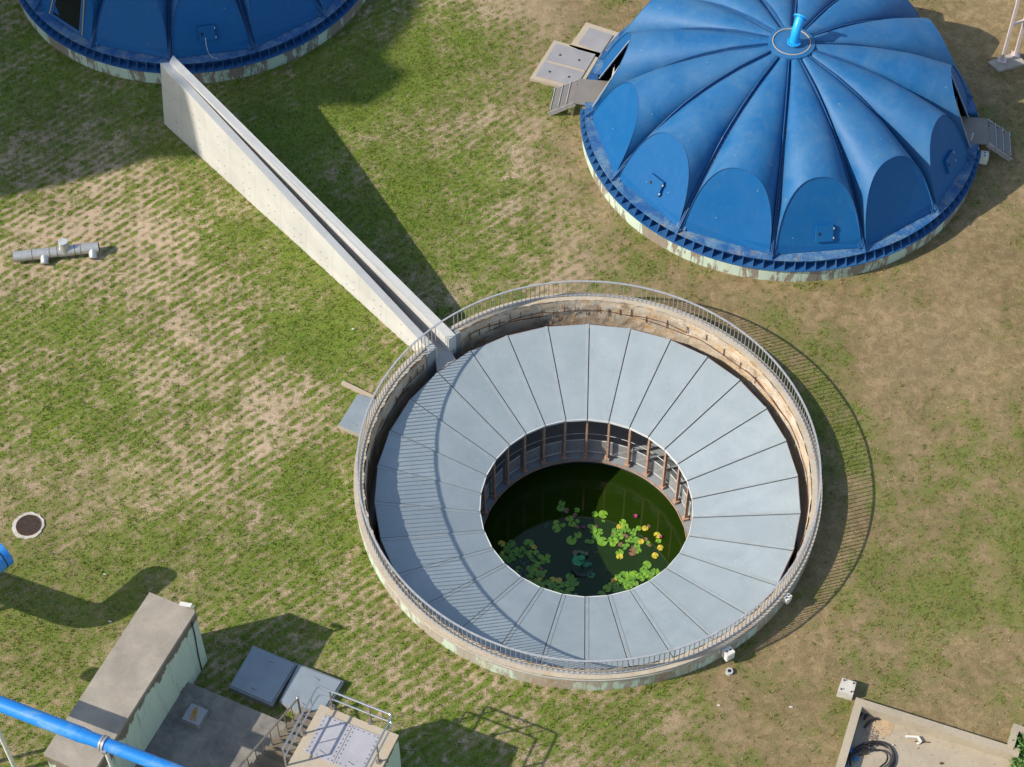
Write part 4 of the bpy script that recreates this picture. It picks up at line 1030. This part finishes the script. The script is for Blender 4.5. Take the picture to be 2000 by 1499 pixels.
# blue pipe overhead with clamp
ZPp = 5.5; a, b = at(0, 1375, ZPp), at(304, 1491, ZPp); d = (b-a).normalized(); cl = at(193, 1469, ZPp)
t = thing('overhead_pipe', 'bright blue overhead pipe crossing above the hut roof with faded paint', 'pipe', (cl.x, cl.y, 0))
j = at(168, 1441, ZPp); j = a+d*(j-a).dot(d); c2 = a+d*(cl-a).dot(d)
MB().tube([a-d*6, j-d*.15, j, j+d*.12, c2+d*8], [.265, .265, .255, .232, .232], 24).build('pipe_run', 'pipe', t)
b_ = MB()
for k in (0, .05, .12): b_.tube([j-d*(.2+k), j-d*(.19+k)], .270, 24)
b_.build('weld_seam', 'pipe', t)
b_ = MB()
for s_ in (-.055, .055): b_.tube([c2+d*(s_-.03), c2+d*(s_+.03)], .275, 24)
b_.tube([c2-d*.03, c2+d*.03], .255, 20); b_.build('clamp', 'steel', t)
MB().box(c2+Vector((.05, -.30, -.05)), (.14, .10, .16), 0).build('clamp_bolt', 'steel', t)
MB().tube([Vector((c2.x, c2.y-.05, .0)), Vector((c2.x, c2.y-.05, ZPp-.2))], .07, 12).build('support_post', 'plastic', t)
for s_ in (-4.6, -5.5):
    q = c2+d*s_; MB().tube([Vector((q.x, q.y, 0)), Vector((q.x, q.y, ZPp-.2))], .08, 10).build('support_post', 'plastic', t)
# large bent blue duct entering from the left edge
ZG = 3.8; E_ = None; S = Vector((sdir.x, sdir.y, 0))/-sdir.z
def fromshadow(u, v, h): p = at(u, v, 0)-S*h; p.z = h; return p
Ea = fromshadow(303, 1124, ZG); Eb = fromshadow(197, 1216, ZG); Ec = fromshadow(0, 1147, ZG); Ed = Ec+(Ec-Eb)*1.2
off = at(0, 1082, ZG)-Ea; Ea2 = Ea+Vector((.1, 0, 0))
t = thing('bent_duct', 'end of a big blue duct poking in at the left edge above the lawn', 'pipe', (Eb.x, Eb.y, 0))
sh = Vector((0, 0, 0)); pts = [Ed, Eb.lerp(Ec, .28)]; 
for k in range(1, 8):
    f = k/8; p0 = Eb.lerp(Ec, .28); p2 = Eb.lerp(Ea2, .45); pts.append(p0*(1-f)**2+Eb*2*f*(1-f)+p2*f*f)
pts += [Eb.lerp(Ea2, .45), Ea2]
MB().tube(pts, .52, 28).build('duct_run', 'pipe', t)
dv = (Ea2-Eb).normalized(); MB().tube([Ea2-dv*.3, Ea2-dv*.26], .532, 28).build('joint_band', 'black', t)
q = Eb.lerp(Ec, .62); MB().tube([Vector((q.x, q.y, 0)), Vector((q.x, q.y, ZG-.4))], .09, 10).build('support_post', 'plastic', t)
MB().tube([q-Vector((0, .55, .1)), q+Vector((0, .2, -.3))], .12, 8).build('support_saddle', 'steel', t)

# tall plant building far to the left, outside the photo, whose broken roofline shades the left dome and lawn
CX = -60.0
def sil(u, v):
    p = at(u, v, 0); return (p.y-(p.x-CX)*math.tan(SUN_AZ), (p.x-CX)/math.cos(SUN_AZ)*math.tan(SUN_EL))
pts = [sil(-40, 400), sil(0, 388), sil(140, 357), sil(240, 330), sil(330, 298), sil(364, 284), (5.92, sil(364, 284)[1]+.6), (5.95, 37.5), (6.5, 37.6), (7.3, 37.1), sil(655, 186), sil(690, 190), sil(726, 207), sil(765, 178), sil(801, 143), sil(765, 120), sil(752, 108), sil(780, 78), sil(815, 30), sil(840, -40), sil(860, -140)]
pts = [(pts[0][0], -.2)]+pts; mz = pts[-1][1]; pts += [(pts[-1][0]+18, mz), (pts[-1][0]+18, -.2)]
t = thing('plant_building', 'tall plant building standing far left outside the photo and shading the left dome', 'building', (CX-3, 25, 0))
mb = MB(); k_ = len(pts); mb.add([(CX, y, z) for y, z in pts]+[(CX-7, y, z) for y, z in pts], [tuple(range(k_)), tuple(range(2*k_-1, k_-1, -1))]+[(i, (i+1) % k_, k_+(i+1) % k_, k_+i) for i in range(k_)])
mb.build('wall', 'roofconc', t)

# ------------------------------------------------------------ pipe tower at the top right
pd = [at(1929, 121, .12), at(1951, 139, .12), at(2004, 124, .12), at(1985, 101, .12)]
t = thing('pipe_trestle', 'pink and white painted steel trestle with a concrete foot slab in the upper right corner', 'trestle', (pd[0].x, pd[0].y, 0))
pd = pd[::-1] if sum(pd[i].x*pd[(i+1) % 4].y-pd[(i+1) % 4].x*pd[i].y for i in range(4)) < 0 else pd
quad(pd, -.1, .12).build('foot_slab', 'pad', t)
f1, f2 = at(1957, 119, .12), at(1983, 108, .12)
for f in (f1, f2):
    b = MB(); b.bar(f, f+Vector((0, 0, 6.5)), .15, .13, (1, 0, 0)); b.box(f+Vector((0, 0, .03)), (.42, .36, .05), -.3); b.build('post', 'pinkwhite', t)
for z in (2.2, 4.6): MB().bar(f1+Vector((0, 0, z)), f2+Vector((0, 0, z)), .10, .12).build('cross_member', 'pinkwhite', t)
g1, g2 = f1+Vector((3.4, 1.2, 0)), f2+Vector((3.4, 1.2, 0))
for f in (g1, g2): MB().bar(f-Vector((0, 0, .2)), f+Vector((0, 0, 6.5)), .15, .13, (1, 0, 0)).build('post', 'pinkwhite', t)
MB().bar(f1+Vector((0, 0, 3.6)), f1+Vector((-.12, .0, 5.4)), .10, .16).build('splice_plate', 'eave', t)
pA = at(2008, 8, 4.6); MB().tube([pA+Vector((-.0, -.2, 0)), pA+Vector((5, -.8, .2))], .28, 18).build('white_pipe', 'plastic', t)

# ------------------------------------------------------------ walled yard bottom right
def BN(s_, n_, z=BZ): return bA+bd*s_+bn*n_+Vector((0, 0, z-BZ))
LBs = (bB-bA).length; k2 = bd2.dot(bd)/bd2.dot(bn)
def BQ(s_, n_, z): return BN(s_+n_*k2, n_, z)
t = thing('yard_wall', 'low grey concrete wall enclosing the littered yard at bottom right', 'wall', (bA.x, bA.y, 0)); W1 = .30
MB().prism([tuple(BQ(s_, n_, 0)[:2]) for s_, n_ in ((0, 0), (0, 5), (W1, 5), (W1, W1), (LBs+.05, W1), (LBs+.05-.0, 0))], -.5, BZ).build('wall_run', 'basin', t)
o = MB().prism([tuple(BQ(s_, n_, 0)[:2]) for s_, n_ in ((.25, .25), (.25, 6), (9, 6), (9, .25))], -.5, -.22).build('yard_floor', 'basin'); struct(o)
t = thing('planter_wall', 'short concrete wall corner at the right edge holding back the bush', 'wall', (bB.x, bB.y, 0))
u1 = at(1980, 1413, BZ+.1); dd_ = (at(1968, 1453, BZ+.1)-u1); 
MB().prism([tuple(v[:2]) for v in (u1, at(1968, 1455, BZ+.1), at(1981, 1460, BZ+.1), at(1990, 1428, BZ+.1), at(2060, 1452, BZ+.1), at(2060, 1440, BZ+.1))], -.4, BZ+.1).build('wall_run', 'basin', t)
# bush
def bush(c, r, lab, n=900):
    t = thing('bush', lab, 'bush', (c.x, c.y, -.2)); st = MB()
    for k in range(7): a = k*.9; st.tube([c+Vector((0, 0, -.2)), c+Vector((math.cos(a)*r*.5, math.sin(a)*r*.5, r*.7))], [.03, .012], 5)
    st.build('stem', 'wood', t); lf = MB()
    for k in range(n):
        v = Vector((random.gauss(0, 1), random.gauss(0, 1), random.gauss(0, 1))).normalized()*r*random.uniform(.45, 1.05)*(1+.25*math.sin(k*.37))
        p = c+Vector((v.x, v.y, abs(v.z)*.8)); a = Vector((random.gauss(0, 1), random.gauss(0, 1), .4)).normalized()*.07; b_ = a.cross(Vector((random.gauss(0, 1), random.gauss(0, 1), 1))).normalized()*.035
        lf.add([p-a, p+b_, p+a, p-b_], [(0, 1, 2, 3)])
    M.setdefault('bushleaf', m_leaf('bush_leaf', (.05, .13, .02), (.10, .20, .03))); lf.build('foliage', 'bushleaf', t, fixn=False)
bush(at(2000, 1462, 0), .55, 'leafy green bush inside the planter wall at the right edge')
bush(at(1992, 1494, -.1), .32, 'small yellow green shrub at the lower end of the yard wall', 500)
# hose coil
Z0 = -.18
def spline(pts, n=10):
    P = [Vector(p) for p in pts]; out = []
    for i in range(len(P)-1):
        p0 = P[max(i-1, 0)]; p1 = P[i]; p2 = P[i+1]; p3 = P[min(i+2, len(P)-1)]
        for k in range(n):
            f = k/n; out.append(.5*((2*p1)+(p2-p0)*f+(2*p0-5*p1+4*p2-p3)*f*f+(3*p1-p0-3*p2+p3)*f**3))
    return out+[P[-1]]
def bz(X, Y, z=Z0): return at(1550+X/4.444, 1250+Y/4.444, z)       # yard survey grid
h1 = [bz(*p) for p in ((415, 1150), (440, 1040), (520, 960), (620, 905), (730, 890), (820, 925), (868, 1000), (860, 1070), (800, 1140))]
h2 = [bz(*p) for p in ((430, 1110), (480, 1020), (560, 965), (650, 955), (680, 968), (760, 968), (810, 1010), (800, 1070), (740, 1120))]
h3 = [bz(*p) for p in ((490, 1110), (490, 1040), (530, 1000), (600, 985), (660, 965), (640, 940), (580, 945), (520, 985), (470, 1050), (440, 1120))]
o = MB().tube(spline([p+Vector((0, 0, .03)) for p in h1]), .055, 10).tube(spline([p+Vector((0.02, -.10, .02)) for p in h1]), .035, 8).build('hose_coil', 'hose', origin=h1[4]); tag(o, 'thick black hose forming the large outer loop in the yard', 'hose')
o = MB().tube(spline([p+Vector((0, 0, .08)) for p in h2]), .035, 8).build('hose', 'hose', origin=h2[4]); tag(o, 'thinner black hose forming the inner loop in the yard', 'hose')
o = MB().tube(spline([p+Vector((0, 0, .12)) for p in h3]), .04, 8).build('hose', 'hose', origin=h3[2]); tag(o, 'tangled black hose loops against the left yard wall', 'hose')
for P_, r, lab in ((((615, 765), (640, 735), (670, 705), (710, 690), (735, 695)), .05, 'short curved black hose piece on the sand in the yard'),
                   (((610, 695), (625, 670), (650, 645), (665, 635)), .045, 'short black hose stub next to the yard corner'),
                   (((560, 690), (590, 650), (620, 625), (660, 632), (708, 635)), .025, 'thin bent rusty hose at the top corner of the yard')):
    pp = [bz(*p)+Vector((0, 0, .05)) for p in P_]; o = MB().tube(spline(pp, 6), r, 8).build('hose_piece', 'hose', origin=pp[0]); tag(o, lab, 'hose')
# bracket, rods, scraps
pp = [bz(970, 838, -.1), bz(1080, 845, -.1), bz(1108, 890, -.1)]
o = MB().bar(pp[0], pp[1]+(pp[1]-pp[0])*.06, .08, .05).bar(pp[1], pp[2], .08, .046).build('bent_bracket', 'plastic', origin=pp[0]); tag(o, 'bent white metal bracket with rusty edges on the yard floor', 'bracket')
for P_, mt, lab in ((((1000, 728), (1125, 768)), 'rust', 'thin rusty rod lying along the yard wall'), (((1050, 882), (1180, 890)), 'rust', 'thin rusty rod under the white bracket'),
                    (((560, 1005), (650, 990)), 'rust', 'rusty bar among the hose loops')):
    a, b = bz(*P_[0]), bz(*P_[1]); o = MB().bar(a, b, .03, .03).build('rod', mt, origin=a); tag(o, lab, 'rod')
for x, y, s_, mt, lab in ((1085, 897, .07, 'white_block', 'pale stone just below the white bracket'), (1283, 1073, .06, 'rust', 'dark red brick piece in the middle of the yard'),
                          (1075, 940, .035, 'orange', 'tiny orange brick chip below the white bracket'), (1500, 898, .035, 'orange', 'tiny orange brick chip near the yard wall'), (865, 915, .045, 'white_block', 'white pebble beside the outer hose loop')):
    c = bz(x, y, Z0); o = MB().ball(c, s_*1.2, 7, (1, .7, .6), .25).build('stone', mt, origin=c); tag(o, lab, 'stone')
for x, y, w_, lab in ((498, 955, .16, 'crumpled blue scrap against the left yard wall'), (455, 1080, .10, 'small blue scrap low on the left yard wall'), (540, 1030, .12, 'pale blue plastic scrap inside the hose loops')):
    c = bz(x, y, Z0+.04); o = MB().ball(c, w_, 8, (.8, 1, .3), .35).build('scrap', 'bluerag', origin=c); tag(o, lab, 'scrap')
c = bz(760, 710, Z0-.035); o = MB().ball(c, .55, 18, (.8, 1.2, .045), .10).build('sand_heap', 'sand', origin=c); tag(o, 'thin spread of orange sand in the yard corner', 'sand')
mb = MB()
for k in range(90):
    c = bz(random.gauss(660, 45), random.gauss(835, 45), Z0+.01); mb.ball(c, random.uniform(.012, .035), 6, (1, 1, .6), .3)
for k in range(60):
    c = bz(random.uniform(600, 1900), random.uniform(740, 1100), Z0+.005); 
    mb.ball(c, random.uniform(.01, .02), 6, (1, 1, .6), .3)
o = mb.build('gravel', 'rubble', kind='stuff'); o['label'] = 'scattered small rubble on the yard floor'; o['category'] = 'gravel'
# concrete cube next to the yard
z = .42; pts = [at(*p, z) for p in ((1645, 1324), (1673, 1333), (1666, 1358), (1636, 1350))]; pts = pts[::-1]
t = thing('footing_block', 'small white concrete block with four anchor bolts by the yard corner', 'block', (pts[0].x, pts[0].y, 0))
quad(pts, -.05, z).build('block', 'white_block', t)
ins = inset(pts, .66)
for p in ins: MB().tube([sp(z, *p), sp(z+.09, *p)], .025, 6).build('anchor_bolt', 'rust', t)

# tiny litter on the lawn
for k, (u, v, lab) in enumerate(((215, 1214, 'pale litter scrap in the bent shadow on the lower left lawn'), (690, 643, 'grey pebble on the lawn left of the ring tank'), (205, 1122, 'grey stone above the bent shadow'),
                    (1404, 1378, 'pale stone on the brown grass below the ring tank'), (1545, 1381, 'white pebble left of the footing block'))):
    c = at(u, v, .04); o = MB().ball(c, .06, 7, (1.3, .7, .5), .3).build('pebble', 'white_block', origin=c); tag(o, lab, 'stone')

# scattered pale specks and straw bits on the lawn
mb = MB()
for k in range(260):
    x, y = random.uniform(-26, 20), random.uniform(-12, 36)
    if holes(np.array([x]), np.array([y]))[0] or math.hypot(x, y) < 9.5 or math.hypot(x-D2[0], y-D2[1]) < 9.6 or math.hypot(x-D1[0], y-D1[1]) < 9.6: continue
    mb.ball((x, y, .035), random.uniform(.012, .032), 6, (1, .7, .5), .3)
o = mb.build('litter', 'white_block', kind='stuff'); tag(o, 'tiny pale stones and litter specks scattered over the lawn', 'litter', None, 'stuff')

# ------------------------------------------------------------ lily pond
def pad_mesh(name, mat, seed):
    rr = random.Random(seed); n = 22; vs = [(0, 0, .012)]; fs = []
    for k in range(n+1):
        a = R(16+(328)*k/n); r = 1*(1+.03*math.sin(a*5+seed)); vs.append((r*math.cos(a), r*math.sin(a), .012+.012*math.sin(a*3+seed)))
    for k in range(n): fs.append((0, k+1, k+2))
    b = len(vs); vs += [(x, y, z-.02) for x, y, z in vs]; fs += [(b, b+k+2, b+k+1) for k in range(n)]
    fs += [(k+1, b+k+1, b+k+2, k+2) for k in range(n)]
    me = bpy.data.meshes.new(name); me.from_pydata(vs, [], fs); me.materials.append(M[mat]); me.update(); return me
PM = {'g': [pad_mesh('lily_pad', 'leaf', s_) for s_ in range(4)], 'y': [pad_mesh('lily_pad', 'leafy', s_) for s_ in (1, 2)],
      'b': [pad_mesh('lily_pad', 'leafb', s_) for s_ in (1, 2)], 'd': [pad_mesh('lily_pad', 'leafd', s_) for s_ in (1, 3)]}
WORD = {'g': 'green', 'y': 'yellow', 'b': 'brown', 'd': 'dark submerged'}
CL = {
 'in the loose cluster at the far side of the pond': "740,688,22;730,725,24;773,742,19b;850,740,18;835,778,16b;797,800,24;700,835,22;748,848,18;815,842,24;853,822,14;700,874,28;850,858,14b;622,850,18d",
 'in the open group near the pond centre': "982,768,22;1042,770,30;1043,820,10;950,858,18;970,887,26;1018,896,22;990,936,26;858,922,24;810,962,34;928,970,18;960,970,16;1037,968,34;990,860,10b",
 'in the dense sunlit cluster right of the pond centre': "1185,826,22;1165,862,22y;1205,853,18;1133,893,24;1188,888,24;1222,882,18;1170,930,22;1122,933,22;1093,957,18;1135,967,20;1113,987,20;1205,928,16b;1260,912,20;1272,888,14;1302,873,18;1240,942,14;1220,962,14;1247,967,14;1285,960,26;1318,970,20y;1355,953,14b;1168,990,16b;1197,1008,20;1222,995,12;1290,1003,20;1262,1010,14b;1298,1036,22;1372,980,14;1382,998,12b;1348,873,20y;1372,858,14b;1438,922,22y;1447,965,18;1460,1015,20y;1422,1073,22y;1163,1050,24;1163,1078,22y;1258,1046,26b",
 'in the crowded shaded cluster at the left of the pond': "300,983,22y;367,985,28;498,980,30;537,1010,18y;350,1028,30;328,1015,16;305,1048,12y;402,1030,20;430,1037,18;456,1022,18;477,1047,14;402,1058,20;373,1072,20;440,1075,18;297,1080,22;325,1097,24;352,1112,16;382,1097,18;500,1070,18;520,1097,18;510,1045,14;552,1050,20;580,1080,18;605,1092,20;637,1078,18;635,1110,18;603,1117,16;565,1138,20;540,1114,14;530,1152,16;500,1165,20;542,1182,22;513,1190,18;520,1217,20;582,1212,30;615,1187,14;585,1168,14b;460,1137,18d;425,1115,16d;480,1122,16d;420,1160,14;450,1175,14d;440,1200,14d;405,1193,18;470,1197,14d;494,1222,16",
 'along the near left rim of the pond': "510,1257,14y;545,1265,24;578,1250,18y;572,1282,20;602,1287,18;628,1265,20;655,1277,24;670,1248,20y;715,1253,22y;690,1290,18;702,1317,22;735,1285,22;663,1307,20;798,1228,28;832,1268,30;797,1255,14y;775,1280,20;805,1310,24;775,1337,20;732,1337,16;787,1357,20;840,1365,16",
 'along the near rim of the pond right of the gap': "1030,1357,28;1070,1312,26;1097,1287,20;1120,1253,18y;1150,1228,20;1170,1247,18;1137,1281,16;1187,1265,22;1130,1320,22;1162,1310,20;1160,1335,16;1195,1327,20;1212,1302,18;1240,1297,16;1222,1328,14",
 'in the bright cluster at the near right of the pond': "1187,1208,22;1232,1208,24;1216,1236,16;1272,1210,26;1256,1237,20;1303,1220,22;1225,1264,24;1262,1250,16;1278,1277,20;1327,1242,18;1355,1215,20;1338,1178,24;1363,1140,28;1347,1160,16;1393,1200,24;1425,1187,24;1393,1237,24;1370,1200,14;1465,1212,20;1300,1305,14;1280,1320,14",
}
PSC = 3.748
for where, txt in CL.items():
    for i, s_ in enumerate(txt.split(';')):
        kind = s_[-1] if s_[-1] in 'ybd' else 'g'; X, Y, r = (float(q) for q in s_.rstrip('ybd').split(','))
        p = at(900+X/PSC, 800+Y/PSC, ZWAT); 
        if math.hypot(p.x-CR[0], p.y-CR[1]) > 4.4: continue
        o = bpy.data.objects.new('lily_pad', PM[kind][i % len(PM[kind])]); COL.objects.link(o)
        zz = .004+.006*(i % 5) if kind != 'd' else .002
        sc_ = r/PSC/45.5*1.12; o.location = (p.x, p.y, ZWAT+zz); o.scale = (sc_, sc_*random.uniform(.95, 1.1), 1); 
        o.rotation_euler = (R(random.uniform(-2, 2)), R(random.uniform(-2, 2)), random.uniform(0, 6.28))
        tag(o, '%s round lily pad %s' % (WORD[kind], where), 'lily pad', '%s lily pads %s' % (WORD[kind], where))
for X, Y, s_, lab in ((1278, 783, .11, 'pink water lily flower at the far right, standing alone on dark water'), (768, 810, .06, 'small pink lily bud in the far left cluster of pads'),
                  (899, 865, .08, 'pink lily flower between the two far clusters of pads'), (1462, 933, .09, 'pink lily flower beside a yellow pad at the right'), (1105, 912, .045, 'tiny red lily bud left of the sunlit cluster')):
    c = at(900+X/PSC, 800+Y/PSC, ZWAT+.05); b = MB()
    for ring_, (n, tilt, l) in enumerate(((8, .5, 1), (7, .9, .85), (5, 1.25, .65))):
        for k in range(n):
            a = 2*pi*(k+.5*ring_)/n; d = Vector((math.cos(a)*math.cos(tilt), math.sin(a)*math.cos(tilt), math.sin(tilt))); sd = Vector((-math.sin(a), math.cos(a), 0))
            p0 = c; p1 = c+d*s_*l; m_ = c+d*s_*l*.55; b.add([p0, m_+sd*s_*.2, p1, m_-sd*s_*.2], [(0, 1, 2, 3)])
    o = b.build('lily_flower', 'petal', origin=c, fixn=False); tag(o, lab, 'flower')
# potted lotus in the middle
c = at(900+893/PSC, 800+1165/PSC, ZWAT); t = thing('lotus_pot', 'dark round pot with emerald lotus leaves standing in the pond water', 'plant pot', (c.x, c.y, ZWAT))
MB().ring((c.x, c.y), [(.34, ZWAT-.3), (.40, ZWAT-.3), (.42, ZWAT+.05), (.36, ZWAT+.05)], 0, 360, 12).build('pot', 'under', t)
MB().disc((c.x, c.y, ZWAT+.01), .36, 24, th=.01).build('soil', 'leafd', t)
for X, Y, r, h, mt in ((858, 1108, 38, .45, 'lotus'), (885, 1085, 20, .55, 'lotus'), (915, 1135, 20, .3, 'lotus'), (943, 1132, 14, .2, 'lotus'), (835, 1073, 12, .2, 'lotus'), (890, 1048, 12, .2, 'lotus'),
                   (917, 1055, 14, .15, 'leafb'), (838, 1048, 18, .12, 'leafb'), (868, 1040, 12, .1, 'leafb'), (953, 1212, 24, .02, 'lotus')):
    p = at(900+X/PSC, 800+Y/PSC, ZWAT+h); rr = r/PSC/45.5*1.1; n = 18; b = MB()
    vs = [p-Vector((0, 0, rr*.18))]+[p+Vector((rr*math.cos(2*pi*k/n), rr*math.sin(2*pi*k/n), .03*math.sin(k*2.1))) for k in range(n)]
    b.add(vs, [(0, k+1, (k+1) % n+1) for k in range(n)], True)
    lf = b.build('leaf', mt, t, fixn=False); q = Vector((c.x, c.y, ZWAT))
    if h > .05: MB().tube([q, (q+p)/2+Vector((0, 0, .05)), p-Vector((0, 0, rr*.2))], .012, 5).build('stalk', 'lotus', t)
